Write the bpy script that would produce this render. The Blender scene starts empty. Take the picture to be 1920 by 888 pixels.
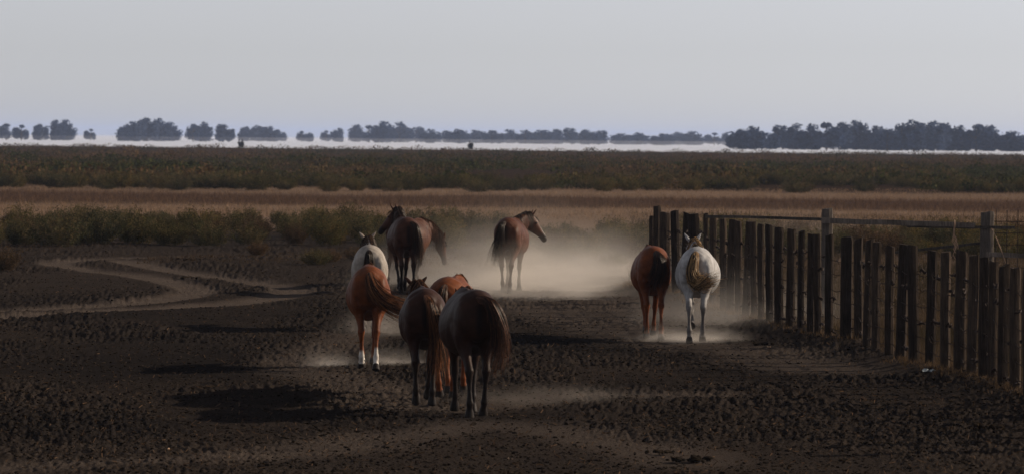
import bpy, math, random
import numpy as np
from mathutils import Vector, Matrix, noise as mnoise

R = math.radians
sc = bpy.context.scene
COL = sc.collection
random.seed(7)
rng = np.random.default_rng(11)

# ------------------------------------------------------------------ camera
FPX = 7000.0; CAMH = 3.37; PITCH = math.atan(186 / FPX); ROLL = R(0.54)
cam_d = bpy.data.cameras.new('camera'); cam = bpy.data.objects.new('camera', cam_d); COL.objects.link(cam)
sc.camera = cam
cam_d.sensor_width = 36.0; cam_d.lens = 36.0 * FPX / 1920.0
cam_d.clip_start = 0.5; cam_d.clip_end = 30000
cam_d.dof.use_dof = True; cam_d.dof.focus_distance = 58.0; cam_d.dof.aperture_fstop = 4.5
RM = (Matrix.Rotation(math.pi / 2 - PITCH, 3, 'X') @ Matrix.Rotation(ROLL, 3, 'Z'))
cam.matrix_world = Matrix.Translation((0, 0, CAMH)) @ RM.to_4x4()

# ------------------------------------------------------------------ light
SUN_EL = R(24); SUN_AZ = R(19)            # azimuth: degrees beyond the right-hand side, away from the camera
sdir = Vector((math.cos(SUN_EL) * math.cos(SUN_AZ), math.cos(SUN_EL) * math.sin(SUN_AZ), math.sin(SUN_EL)))
w = bpy.data.worlds.new('World'); sc.world = w; w.use_nodes = True
nt = w.node_tree; nt.nodes.clear()
out = nt.nodes.new('ShaderNodeOutputWorld'); bg = nt.nodes.new('ShaderNodeBackground')
sky = nt.nodes.new('ShaderNodeTexSky'); sky.sky_type = 'NISHITA'; sky.sun_disc = False
sky.sun_elevation = SUN_EL; sky.sun_rotation = math.pi / 2 - SUN_AZ
sky.air_density = 0.55; sky.dust_density = 0.35; sky.ozone_density = 1.0; sky.altitude = 0
hs = nt.nodes.new('ShaderNodeHueSaturation'); hs.inputs['Saturation'].default_value = 0.22
nt.links.new(sky.outputs[0], hs.inputs['Color']); tm_ = nt.nodes.new('ShaderNodeMix'); tm_.data_type = 'RGBA'; tm_.blend_type = 'MULTIPLY'; tm_.inputs[0].default_value = 1.0; tm_.inputs[7].default_value = (1.0, 0.975, 1.0, 1)
nt.links.new(hs.outputs[0], tm_.inputs[6]); nt.links.new(tm_.outputs[2], bg.inputs[0]); nt.links.new(bg.outputs[0], out.inputs[0])
bg.inputs[1].default_value = 0.104
sun_d = bpy.data.lights.new('sun', 'SUN'); sun_d.energy = 5.0; sun_d.angle = R(0.5); sun_d.color = (1.0, 0.83, 0.64)
sun = bpy.data.objects.new('sun', sun_d); COL.objects.link(sun)
sun.rotation_euler = sdir.to_track_quat('Z', 'Y').to_euler(); sun.location = (40, 30, 60)
sc.view_settings.view_transform = 'Standard'; sc.view_settings.look = 'None'
sc.view_settings.gamma = 1; sc.view_settings.use_curve_mapping = False
sc.view_settings.exposure = 0.0
cy = sc.cycles
cy.max_bounces = 6; cy.diffuse_bounces = 3; cy.glossy_bounces = 2; cy.transmission_bounces = 3; cy.volume_bounces = 1
cy.transparent_max_bounces = 16; cy.use_denoising = True; cy.volume_step_rate = 1.0; cy.volume_max_steps = 256
cy.caustics_reflective = False; cy.caustics_refractive = False

# ------------------------------------------------------------------ helpers
def ray(px, py):
    return RM @ Vector(((px - 960) / FPX, -(py - 444) / FPX, -1.0))
def at(px, py, z=0.0):
    d = ray(px, py); t = (z - CAMH) / d.z
    return Vector((0, 0, CAMH)) + d * t
def at_depth(px, py, Y):
    d = ray(px, py); return Vector((0, 0, CAMH)) + d * (Y / d.y)
def tag(o, label=None, cat=None, group=None, kind=None):
    if label: o['label'] = label
    if cat: o['category'] = cat
    if group: o['group'] = group
    if kind: o['kind'] = kind
    return o
def empty(name, loc=(0, 0, 0), rz=0.0, s=1.0):
    o = bpy.data.objects.new(name, None); COL.objects.link(o)
    o.location = loc; o.rotation_euler = (0, 0, rz); o.scale = (s, s, s); o.empty_display_size = 0.3
    return o
def link_mesh(name, me, mat=None, parent=None):
    o = bpy.data.objects.new(name, me); COL.objects.link(o)
    if mat is not None:
        me.materials.clear(); me.materials.append(mat)
    if parent is not None: o.parent = parent
    return o

def np_mesh(name, V, F, smooth=True, col=None):
    """V (n,3) array, F (m,k) array of equal-sized faces (or list of such arrays)"""
    me = bpy.data.meshes.new(name)
    Fs = F if isinstance(F, list) else [F]
    Fs = [np.asarray(f, dtype=np.int32) for f in Fs if len(f)]
    V = np.asarray(V, dtype=np.float32)
    me.vertices.add(len(V)); me.vertices.foreach_set('co', V.ravel())
    nl = sum(f.size for f in Fs); npoly = sum(len(f) for f in Fs)
    me.loops.add(nl); me.loops.foreach_set('vertex_index', np.concatenate([f.ravel() for f in Fs]))
    me.polygons.add(npoly)
    tot = np.concatenate([np.full(len(f), f.shape[1], dtype=np.int32) for f in Fs])
    st = np.concatenate([[0], np.cumsum(tot)[:-1]]).astype(np.int32)
    me.polygons.foreach_set('loop_start', st)
    me.polygons.foreach_set('use_smooth', np.full(npoly, smooth, dtype=bool))
    me.update(calc_edges=True)
    if col is not None:
        c = np.ones((len(V), 4), dtype=np.float32); c[:, :col.shape[1]] = col
        a = me.color_attributes.new('tint', 'FLOAT_COLOR', 'POINT'); a.data.foreach_set('color', c.ravel())
    me.validate()
    return me

# value noise in numpy
def _hash(ix, iy, seed):
    h = (ix.astype(np.int64) * 374761393 + iy.astype(np.int64) * 668265263 + seed * 1442695041) & 0xFFFFFFFF
    h = ((h ^ (h >> 13)) * 1274126177) & 0xFFFFFFFF
    h = h ^ (h >> 16)
    return (h & 0xFFFFFF) / float(0xFFFFFF)
def vnoise(x, y, seed=0):
    x = np.asarray(x, dtype=np.float64); y = np.asarray(y, dtype=np.float64)
    ix = np.floor(x); iy = np.floor(y); fx = x - ix; fy = y - iy
    fx = fx * fx * (3 - 2 * fx); fy = fy * fy * (3 - 2 * fy)
    a = _hash(ix, iy, seed); b = _hash(ix + 1, iy, seed); c = _hash(ix, iy + 1, seed); d = _hash(ix + 1, iy + 1, seed)
    return (a + (b - a) * fx) * (1 - fy) + (c + (d - c) * fx) * fy - 0.5
def sstep(a, b, x):
    t = np.clip((x - a) / (b - a), 0, 1); return t * t * (3 - 2 * t)

def seg_dist(X, Y, pts):
    d = np.full(np.shape(X), 1e9)
    for (x0, y0), (x1, y1) in zip(pts[:-1], pts[1:]):
        dx, dy = x1 - x0, y1 - y0; L = dx * dx + dy * dy + 1e-12
        t = np.clip(((X - x0) * dx + (Y - y0) * dy) / L, 0, 1)
        d = np.minimum(d, np.hypot(X - x0 - t * dx, Y - y0 - t * dy))
    return d
def smooth_line(pix, n=6):
    P = [at(a, b) for a, b in pix]; res = []
    for i in range(len(P) - 1):
        p0 = P[max(i - 1, 0)]; p1 = P[i]; p2 = P[i + 1]; p3 = P[min(i + 2, len(P) - 1)]
        for k in range(n):
            t = k / n
            q = 0.5 * ((2 * p1) + (-p0 + p2) * t + (2 * p0 - 5 * p1 + 4 * p2 - p3) * t * t + (-p0 + 3 * p1 - 3 * p2 + p3) * t ** 3)
            res.append((q.x, q.y))
    res.append((P[-1].x, P[-1].y)); return res

TRACKS = [
    (smooth_line([(560, 480), (415, 482), (250, 484), (112, 491), (150, 501), (250, 512), (330, 525), (372, 538), (330, 555), (200, 568), (0, 581), (-200, 590)]), 0.43),
    (smooth_line([(235, 490), (330, 504), (430, 519), (530, 534), (552, 545), (500, 558), (400, 567), (200, 578), (0, 592), (-200, 603)]), 0.43),
]
FENCE = [(1180, 540), (1222, 548), (1265, 557), (1320, 574), (1349, 586), (1400, 598), (1460, 617), (1550, 644), (1640, 664), (1720, 688), (1800, 706), (1860, 728), (1925, 753), (2050, 800), (2300, 890), (2600, 990)]
FENCE_W = [(at(a, b).x, at(a, b).y) for a, b in FENCE]
# trodden, dusty walking lines
PATHS = [
    (smooth_line([(1560, 690), (1400, 655), (1250, 640), (1120, 600), (1020, 575), (930, 570), (900, 540), (860, 505), (800, 480)]), 0.9),
    (smooth_line([(1300, 740), (1100, 735), (950, 750), (800, 760), (690, 720), (600, 700), (560, 672), (640, 640), (700, 620), (800, 560), (900, 545)]), 0.55),
    (smooth_line([(1330, 600), (1230, 580), (1150, 560), (1060, 545), (980, 560)]), 1.6), (smooth_line([(1120, 500), (1060, 520), (980, 540), (900, 550)]), 2.2),
    (smooth_line([(1300, 860), (1000, 800), (850, 800), (500, 850), (0, 870)]), 0.5),
]

def ground_h(X, Y, fine=True):
    X = np.asarray(X, dtype=np.float64); Y = np.asarray(Y, dtype=np.float64)
    near = 1 - sstep(105, 150, Y)
    h = 0.10 * vnoise(X / 9, Y / 9, 1) + 0.05 * vnoise(X / 3.1, Y / 3.1, 2)
    if fine:
        tr = np.zeros_like(X)
        for p, wd in TRACKS: tr = np.maximum(tr, 1 - sstep(wd * 0.6, wd * 1.6, seg_dist(X, Y, p)))
        for p, wd in PATHS: tr = np.maximum(tr, 0.55 * (1 - sstep(wd * 0.4, wd * 2.2, seg_dist(X, Y, p))))
        tr = np.maximum(tr, 0.6 * (1 - sstep(38.5, 42.5, Y + 1.2 * vnoise(X / 2, Y / 2, 77))))
        cl = np.clip(0.55 + 2.3 * vnoise(X / 1.7, Y / 3.3, 9), 0.12, 0.92) * (1 - 0.72 * tr)
        f = (0.06 * vnoise(X / 0.62, Y / 0.8, 3) + 0.032 * np.abs(vnoise(X / 0.27, Y / 0.30, 4)) + 0.028 * np.abs(vnoise(X / 0.12, Y / 0.15, 5))
             + 0.055 * vnoise(X / 0.06, Y / 0.08, 6) + 0.075 * vnoise(X / 0.034, Y / 0.045, 7))
        h = h + f * cl * near - 0.05 * tr * near
    # small bank along the foot of the timber fence
    m = (Y > 30) & (Y < 100) & (X > 0) & (X < 12)
    if np.any(m):
        d = seg_dist(X[m], Y[m], FENCE_W)
        b = np.zeros_like(X); b[m] = 0.12 * np.exp(-(d / 0.55) ** 2); h = h + b
    return h
def gz(x, y, fine=False):
    return float(ground_h(np.array([x]), np.array([y]), fine)[0])

# ------------------------------------------------------------------ materials
def newmat(name):
    m = bpy.data.materials.new(name); m.use_nodes = True; t = m.node_tree
    b = t.nodes['Principled BSDF']; return m, t, b
def N(t, typ, **kw):
    n = t.nodes.new(typ)
    for k, v in kw.items(): setattr(n, k, v)
    return n
def mixc(t, a, b, fac, blend='MIX'):
    n = N(t, 'ShaderNodeMix', data_type='RGBA', blend_type=blend)
    for sock, v in ((n.inputs[6], a), (n.inputs[7], b), (n.inputs[0], fac)):
        if hasattr(v, 'is_linked'): t.links.new(v, sock)
        elif isinstance(v, (int, float)): sock.default_value = v
        else: sock.default_value = (*v, 1)
    return n.outputs[2]
def noise_n(t, scale, detail=4, rough=0.6, vec=None):
    n = N(t, 'ShaderNodeTexNoise'); n.inputs['Scale'].default_value = scale; n.inputs['Detail'].default_value = detail; n.inputs['Roughness'].default_value = rough
    if vec is not None: t.links.new(vec, n.inputs['Vector'])
    return n.outputs['Fac']
def ramp(t, fac, a, b):
    n = N(t, 'ShaderNodeMapRange'); n.inputs[1].default_value = a; n.inputs[2].default_value = b; t.links.new(fac, n.inputs[0]); return n.outputs[0]
def bump(t, b, h, strength, dist):
    n = N(t, 'ShaderNodeBump'); n.inputs['Strength'].default_value = strength; n.inputs['Distance'].default_value = dist
    t.links.new(h, n.inputs['Height']); t.links.new(n.outputs[0], b.inputs['Normal'])
def tint(t):
    return N(t, 'ShaderNodeVertexColor', layer_name='tint').outputs[0]
def geo_pos(t):
    return N(t, 'ShaderNodeNewGeometry').outputs['Position']

def soil_mat():
    m, t, b = newmat('soil'); p = geo_pos(t)
    c = tint(t)
    n1 = ramp(t, noise_n(t, 34, 5, 0.75, p), 0.34, 0.66); n2 = ramp(t, noise_n(t, 1.3, 4, 0.6, p), 0.3, 0.7)
    k = mixc(t, (0.35, 0.34, 0.34), (1.7, 1.66, 1.6), n1); k2 = mixc(t, (0.85, 0.85, 0.87), (1.12, 1.1, 1.08), n2)
    c = mixc(t, c, k, 1.0, 'MULTIPLY'); c = mixc(t, c, k2, 1.0, 'MULTIPLY')
    t.links.new(c, b.inputs['Base Color']); b.inputs['Roughness'].default_value = 1.0; b.inputs['Specular IOR Level'].default_value = 0.0
    bump(t, b, noise_n(t, 30, 5, 0.75, p), 0.8, 0.03)
    return m
def leaf_mat(name, transl=0.25, rough=0.8, spec=0.0):
    m, t, b = newmat(name); c = tint(t)
    p = geo_pos(t); n = ramp(t, noise_n(t, 3, 3, 0.6, p), 0.3, 0.7)
    c = mixc(t, c, mixc(t, (0.75, 0.75, 0.75), (1.25, 1.2, 1.1), n), 1.0, 'MULTIPLY')
    oi = N(t, 'ShaderNodeObjectInfo')
    c = mixc(t, c, mixc(t, (0.75, 0.78, 0.8), (1.25, 1.15, 1.0), oi.outputs['Random']), 1.0, 'MULTIPLY')
    t.links.new(c, b.inputs['Base Color']); b.inputs['Roughness'].default_value = rough; b.inputs['Specular IOR Level'].default_value = spec
    tr = N(t, 'ShaderNodeBsdfTranslucent'); t.links.new(c, tr.inputs[0])
    mx = N(t, 'ShaderNodeMixShader'); mx.inputs[0].default_value = transl
    t.links.new(b.outputs[0], mx.inputs[1]); t.links.new(tr.outputs[0], mx.inputs[2]); t.links.new(mx.outputs[0], t.nodes['Material Output'].inputs[0])
    return m
def coat_mat(name):
    m, t, b = newmat(name); c = tint(t)
    tc = N(t, 'ShaderNodeTexCoord').outputs['Object']
    n = ramp(t, noise_n(t, 7, 5, 0.6, tc), 0.3, 0.7)
    c = mixc(t, c, mixc(t, (0.6, 0.57, 0.55), (1.35, 1.33, 1.3), n), 1.0, 'MULTIPLY')
    t.links.new(c, b.inputs['Base Color']); b.inputs['Roughness'].default_value = 0.5; b.inputs['Specular IOR Level'].default_value = 0.07
    mp = N(t, 'ShaderNodeMapping'); mp.inputs['Scale'].default_value = (1.0, 1.0, 0.35); t.links.new(tc, mp.inputs['Vector'])
    bump(t, b, noise_n(t, 60, 3, 0.6, mp.outputs[0]), 0.35, 0.008)
    return m
def wood_mat(name, a, bb, moss=None):
    m, t, b = newmat(name); tc = N(t, 'ShaderNodeTexCoord').outputs['Object']
    mp = N(t, 'ShaderNodeMapping'); mp.inputs['Scale'].default_value = (1, 1, 0.08); t.links.new(tc, mp.inputs['Vector'])
    f = noise_n(t, 40, 5, 0.7, mp.outputs[0]); f2 = noise_n(t, 3, 4, 0.6, tc)
    c = mixc(t, a, bb, ramp(t, f, 0.35, 0.65)); c = mixc(t, c, mixc(t, (0.6, 0.58, 0.55), (1.25, 1.22, 1.2), ramp(t, f2, 0.3, 0.7)), 1.0, 'MULTIPLY')
    oi = N(t, 'ShaderNodeObjectInfo'); c = mixc(t, c, mixc(t, (0.6, 0.6, 0.6), (1.5, 1.42, 1.32), oi.outputs['Random']), 1.0, 'MULTIPLY')
    t.links.new(c, b.inputs['Base Color']); b.inputs['Roughness'].default_value = 0.9; b.inputs['Specular IOR Level'].default_value = 0.03
    bump(t, b, f, 0.8, 0.015); return m
def plain(name, col, rough=0.8, metal=0.0, nz=8.0):
    m, t, b = newmat(name); tc = N(t, 'ShaderNodeTexCoord').outputs['Object']
    c = mixc(t, tuple(x * 0.7 for x in col), tuple(min(1, x * 1.25) for x in col), ramp(t, noise_n(t, nz, 4, 0.6, tc), 0.3, 0.7))
    t.links.new(c, b.inputs['Base Color']); b.inputs['Roughness'].default_value = rough; b.inputs['Metallic'].default_value = metal
    b.inputs['Specular IOR Level'].default_value = 0.15
    return m

M_soil = soil_mat()
M_leaf = leaf_mat('shrub_leaf', 0.25)
M_grass = leaf_mat('dry_grass', 0.35)
M_coat = coat_mat('horse_coat')
M_hair = leaf_mat('horse_hair', 0.30, 0.45, 0.2)
M_post = wood_mat('weathered_post', (0.022, 0.018, 0.0155), (0.062, 0.048, 0.039))
M_rail = wood_mat('grey_rail', (0.06, 0.054, 0.051), (0.13, 0.117, 0.108))
M_wire = plain('rusty_wire', (0.03, 0.019, 0.014), 0.8)
M_clod = leaf_mat('clod', 0.0)
M_bark = plain('bark', (0.08, 0.06, 0.05), 0.9)

# ------------------------------------------------------------------ ground
def fan_grid(ys, us):
    """rows at distances ys; columns spread with distance"""
    Yg = np.repeat(ys[:, None], len(us), 1); Xg = us[None, :] * ys[:, None]
    n, k = len(ys), len(us); idx = np.arange(n * k).reshape(n, k)
    F = np.stack([idx[:-1, :-1], idx[:-1, 1:], idx[1:, 1:], idx[1:, :-1]], -1).reshape(-1, 4)
    return Xg.ravel(), Yg.ravel(), F
C_DARK = np.array([0.0165, 0.0146, 0.0140]); C_DUST = np.array([0.076, 0.063, 0.055]); C_MID = np.array([0.029, 0.0240, 0.0212])
C_STRAW = np.array([0.18, 0.13, 0.098]); C_PALE = np.array([0.30, 0.22, 0.15])
def ground_col(X, Y):
    n1 = vnoise(X / 5, Y / 7, 21) + 0.6 * vnoise(X / 1.4, Y / 2.0, 22); n2 = vnoise(X / 0.4, Y / 0.5, 23)
    f = np.clip(0.32 + 1.15 * n1 + 0.4 * n2, 0, 1)[:, None]
    c = C_DARK * (1 - f) + C_MID * f
    fore = (1 - sstep(39, 43, Y + 3 * vnoise(X / 3, Y / 3, 24)))[:, None] * 0.75
    c = c * (1 - fore) + C_MID * fore * 1.15
    far = sstep(62, 85, Y + 8 * vnoise(X / 9, Y / 9, 30))[:, None] * 0.65
    c = c * (1 - far) + C_MID * 1.15 * far
    t = np.zeros(len(X))
    for p, wd in TRACKS:
        d = seg_dist(X, Y, p) + 0.22 * vnoise(X / 0.8, Y / 0.8, 25); t = np.maximum(t, 1 - sstep(wd * 0.5, wd * 1.7, d))
    for p, wd in PATHS:
        d = seg_dist(X, Y, p) + 0.5 * vnoise(X / 0.7, Y / 1.4, 26); t = np.maximum(t, 0.6 * (1 - sstep(wd * 0.2, wd * 2.2, d)))
    t = t[:, None]; c = c * (1 - t) + C_DUST * t
    # dry pasture beyond the scrub and behind the fence
    g = sstep(126, 140, Y + 5 * vnoise(X / 6, Y / 6, 27) )
    xf = np.interp(Y, [p[1] for p in FENCE_W[::-1]], [p[0] for p in FENCE_W[::-1]])
    side = sstep(-0.1, 0.5, X - xf) * (Y < 140) * (Y > 30)
    g = np.maximum(g, side * (Y < 130) * 0.45)[:, None]
    straw = C_STRAW * (0.85 + 0.5 * vnoise(X / 30, Y / 18, 28))[:, None]
    band = (sstep(176, 186, Y + 6 * vnoise(X / 25, Y / 10, 31)) * (1 - sstep(205, 220, Y + 6 * vnoise(X / 25, Y / 10, 32))))[:, None]
    straw = straw * (1 - band) + np.array([0.056, 0.037, 0.029]) * band
    c = c * (1 - g) + straw * g
    s = sstep(238, 250, Y + 8 * vnoise(X / 20, Y / 10, 29))[:, None]
    c = c * (1 - s) + np.array([0.034, 0.024, 0.018]) * s
    return np.clip(c, 0.01, 1)

ys1 = [30.0]
while ys1[-1] < 118: ys1.append(ys1[-1] + max(0.022, ys1[-1] ** 2 / (FPX * CAMH) * 1.55))
ys2 = [ys1[-1]]
while ys2[-1] < 960: ys2.append(ys2[-1] * 1.018)
ys = np.array(ys1 + ys2[1:])
us = np.concatenate([np.linspace(-0.50, -0.215, 50)[:-1], np.linspace(-0.215, 0.215, 1180), np.linspace(0.215, 0.50, 50)[1:]])
X, Y, F = fan_grid(ys, us)
Z = ground_h(X, Y)
ground = link_mesh('ground', np_mesh('ground', np.stack([X, Y, Z], 1), F, True, ground_col(X, Y)), M_soil)
tag(ground, 'dark crumbly trampled soil with dusty tracks and dry pasture', kind='structure')
# bare plain under and around it
def sheet(name, x0, x1, y0, y1, z, col, mat, label):
    V = np.array([[x0, y0, z], [x1, y0, z], [x1, y1, z], [x0, y1, z]], dtype=float)
    o = link_mesh(name, np_mesh(name, V, np.array([[0, 1, 2, 3]]), False, np.tile(np.array(col), (4, 1))), mat); tag(o, label, kind='structure'); return o
sheet('terrain', -1500, 1500, -60, 960, -0.30, (0.03, 0.022, 0.018), M_soil, 'dark dry plain around the trampled yard')
m_mirage, t_, b_ = newmat('mirage_white'); b_.inputs['Base Color'].default_value = (0.80, 0.80, 0.82, 1); b_.inputs['Roughness'].default_value = 0.55; b_.inputs['Specular IOR Level'].default_value = 0.5
bump(t_, b_, noise_n(t_, 0.4, 3, 0.6, geo_pos(t_)), 0.2, 0.3)
t_.links.new(mixc(t_, (0.62, 0.66, 0.76), (0.74, 0.79, 0.90), noise_n(t_, 0.02, 4, 0.6, geo_pos(t_))), b_.inputs['Base Color'])
sheet('mirage_sheet', -2500, 2500, 955, 14000, -0.20, (0.8, 0.8, 0.8), m_mirage, 'pale shimmering sky mirage, laid as a flat sheet below the far trees')  # bright sky mirage put into the pale colour of a flat sheet

# ------------------------------------------------------------------ lofted bodies
def loft(rings, n=20, close=True):
    """rings: list of (centre, r_side, r_up, side_vec, up_vec[, shape]) -> verts, tri/quads"""
    V = []; F4 = []; F3 = []
    for r in rings:
        c, a, b, s, u = r[:5]; egg = r[5] if len(r) > 5 else 0.0
        for k in range(n):
            th = 2 * math.pi * k / n; cs, sn = math.cos(th), math.sin(th)
            wd = 1 - egg * sn
            V.append(c + s * (a * cs * wd) + u * (b * sn))
    m = len(rings)
    for i in range(m - 1):
        for k in range(n):
            k2 = (k + 1) % n; F4.append((i * n + k, i * n + k2, (i + 1) * n + k2, (i + 1) * n + k))
    if close:
        V.append(rings[0][0]); V.append(rings[-1][0]); a, b = len(V) - 2, len(V) - 1
        for k in range(n):
            k2 = (k + 1) % n; F3.append((a, k2, k)); F3.append((b, (m - 1) * n + k, (m - 1) * n + k2))
    return V, F4, F3
def frame_rings(pts, hint):
    """pts: (centre, r_side, r_up). hint: up hint vector"""
    rings = []
    for i, p in enumerate(pts):
        a = pts[max(i - 1, 0)][0]; b = pts[min(i + 1, len(pts) - 1)][0]
        t = (b - a).normalized(); s = t.cross(hint).normalized(); u = s.cross(t).normalized()
        rings.append((p[0], p[1], p[2], s, u, p[3] if len(p) > 3 else 0.0))
    return rings
class Acc:
    def __init__(s): s.V = []; s.F = []
    def add(s, vff):
        V, A, B = vff; o = len(s.V); s.V += [tuple(v) for v in V]; s.F += [tuple(i + o for i in f) for f in A + B]
    def blob(s, c, r, rot=0.0, n=14):
        c = Vector(c); pts = []
        for i in range(1, 10):
            a = math.pi * i / 10; pts.append((Vector((0, -math.cos(a) * r[1], 0)), math.sin(a) * r[0], math.sin(a) * r[2]))
        V, A, B = loft([(p[0], p[1], p[2], Vector((1, 0, 0)), Vector((0, 0, 1))) for p in pts], n)
        m = Matrix.Rotation(rot, 3, 'X'); s.add(([m @ v + c for v in V], A, B))
    def mesh(s, name):
        me = bpy.data.meshes.new(name); me.from_pydata(s.V, [], s.F); me.update(); return me

def remesh(me, voxel, smooth=5, fac=0.5):
    o = bpy.data.objects.new('tmp', me); COL.objects.link(o)
    m = o.modifiers.new('r', 'REMESH'); m.mode = 'VOXEL'; m.voxel_size = voxel; m.use_smooth_shade = True
    s = o.modifiers.new('s', 'SMOOTH'); s.iterations = smooth; s.factor = fac
    dg = bpy.context.evaluated_depsgraph_get(); dg.update()
    r = bpy.data.meshes.new_from_object(o.evaluated_get(dg))
    bpy.data.objects.remove(o); bpy.data.meshes.remove(me)
    return r

def crom(P, t):
    n = len(P) - 1; f = min(max(t, 0), 0.99999) * n; i = int(f); t = f - i
    p0, p1, p2, p3 = P[max(i - 1, 0)], P[i], P[i + 1], P[min(i + 2, n)]
    return 0.5 * ((2 * p1) + (-p0 + p2) * t + (2 * p0 - 5 * p1 + 4 * p2 - p3) * t * t + (-p0 + 3 * p1 - 3 * p2 + p3) * t ** 3)

class Hair:
    def __init__(s): s.V = []; s.F = []; s.C = []
    def strand(s, pts, r, col):
        k = 3; o = len(s.V); n = len(pts)
        for i, p in enumerate(pts):
            a = pts[max(i - 1, 0)]; b = pts[min(i + 1, n - 1)]; t = (b - a).normalized()
            h = Vector((0.3, 1, 0.2)); u = t.cross(h).normalized(); v = t.cross(u)
            rr = r * (1.0 - 0.85 * (i / (n - 1)) ** 1.5) 
            for j in range(k):
                an = 2 * math.pi * j / k; s.V.append(p + u * (math.cos(an) * rr) + v * (math.sin(an) * rr)); s.C.append(col)
        for i in range(n - 1):
            for j in range(k):
                j2 = (j + 1) % k; s.F.append((o + i * k + j, o + i * k + j2, o + (i + 1) * k + j2, o + (i + 1) * k + j))
    def mesh(s, name):
        return np_mesh(name, np.array([tuple(v) for v in s.V]), np.array(s.F), True, np.array(s.C))

def leg_pts(front, s, dy, lift, spread=0.0):
    if front:
        prof = [(0.16, 0.50, 1.14, .10, .17), (0.165, 0.47, 1.00, .105, .16), (0.15, 0.43, 0.86, .088, .115), (0.135, 0.42, 0.72, .066, .078), (0.125, 0.42, 0.60, .049, .055), (0.12, 0.425, 0.53, .047, .048),
                (0.12, 0.43, 0.48, .051, .051), (0.12, 0.42, 0.42, .037, .041), (0.118, 0.42, 0.32, .030, .034), (0.116, 0.42, 0.235, .033, .038), (0.116, 0.422, 0.19, .042, .046),
                (0.116, 0.45, 0.13, .035, .038), (0.116, 0.47, 0.09, .049, .054), (0.116, 0.48, 0.045, .056, .062), (0.116, 0.49, 0.0, .063, .070)]
        jy, jz = 0.43, 0.48
    else:
        prof = [(0.125, -0.47, 1.24, .135, .25), (0.145, -0.50, 1.10, .135, .25), (0.15, -0.49, 0.98, .128, .225), (0.145, -0.47, 0.88, .108, .175), (0.135, -0.51, 0.78, .080, .12), (0.128, -0.57, 0.69, .054, .080),
                (0.122, -0.63, 0.61, .050, .068), (0.12, -0.655, 0.56, .058, .074), (0.12, -0.645, 0.50, .042, .055), (0.12, -0.635, 0.42, .031, .038), (0.12, -0.63, 0.32, .028, .034), (0.12, -0.625, 0.235, .036, .041),
                (0.12, -0.62, 0.19, .047, .052), (0.12, -0.59, 0.13, .036, .040), (0.12, -0.57, 0.09, .050, .056), (0.12, -0.56, 0.045, .057, .064), (0.12, -0.55, 0.0, .064, .072)]
        jy, jz = -0.65, 0.56
    out = []
    P = [[x, y, z] for x, y, z, _, _ in prof]
    if lift:
        a = lift * R(48 if front else 34) ; b = lift * R(50)
        def rot(p, cy_, cz_, ang):     # swing backward (towards -y) and up
            y, z = p[1] - cy_, p[2] - cz_
            p[1] = cy_ + y * math.cos(ang) + z * math.sin(ang); p[2] = cz_ - y * math.sin(ang) + z * math.cos(ang)
        for i, q in enumerate(prof):
            if q[2] < jz: rot(P[i], jy, jz, a)
        fi = [i for i, q in enumerate(prof) if abs(q[2] - 0.19) < 0.01][0]
        fy, fz = P[fi][1], P[fi][2]
        for i, q in enumerate(prof):
            if q[2] < 0.185: rot(P[i], fy, fz, b)
    for p, q in zip(P, prof):
        k = max(0.0, 1 - q[2] / 1.0)
        x = (p[0] + spread * k) * s; y = p[1] + dy * k ** 0.9
        out.append((Vector((x, y, p[2])), q[3], q[4]))
    return out

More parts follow.
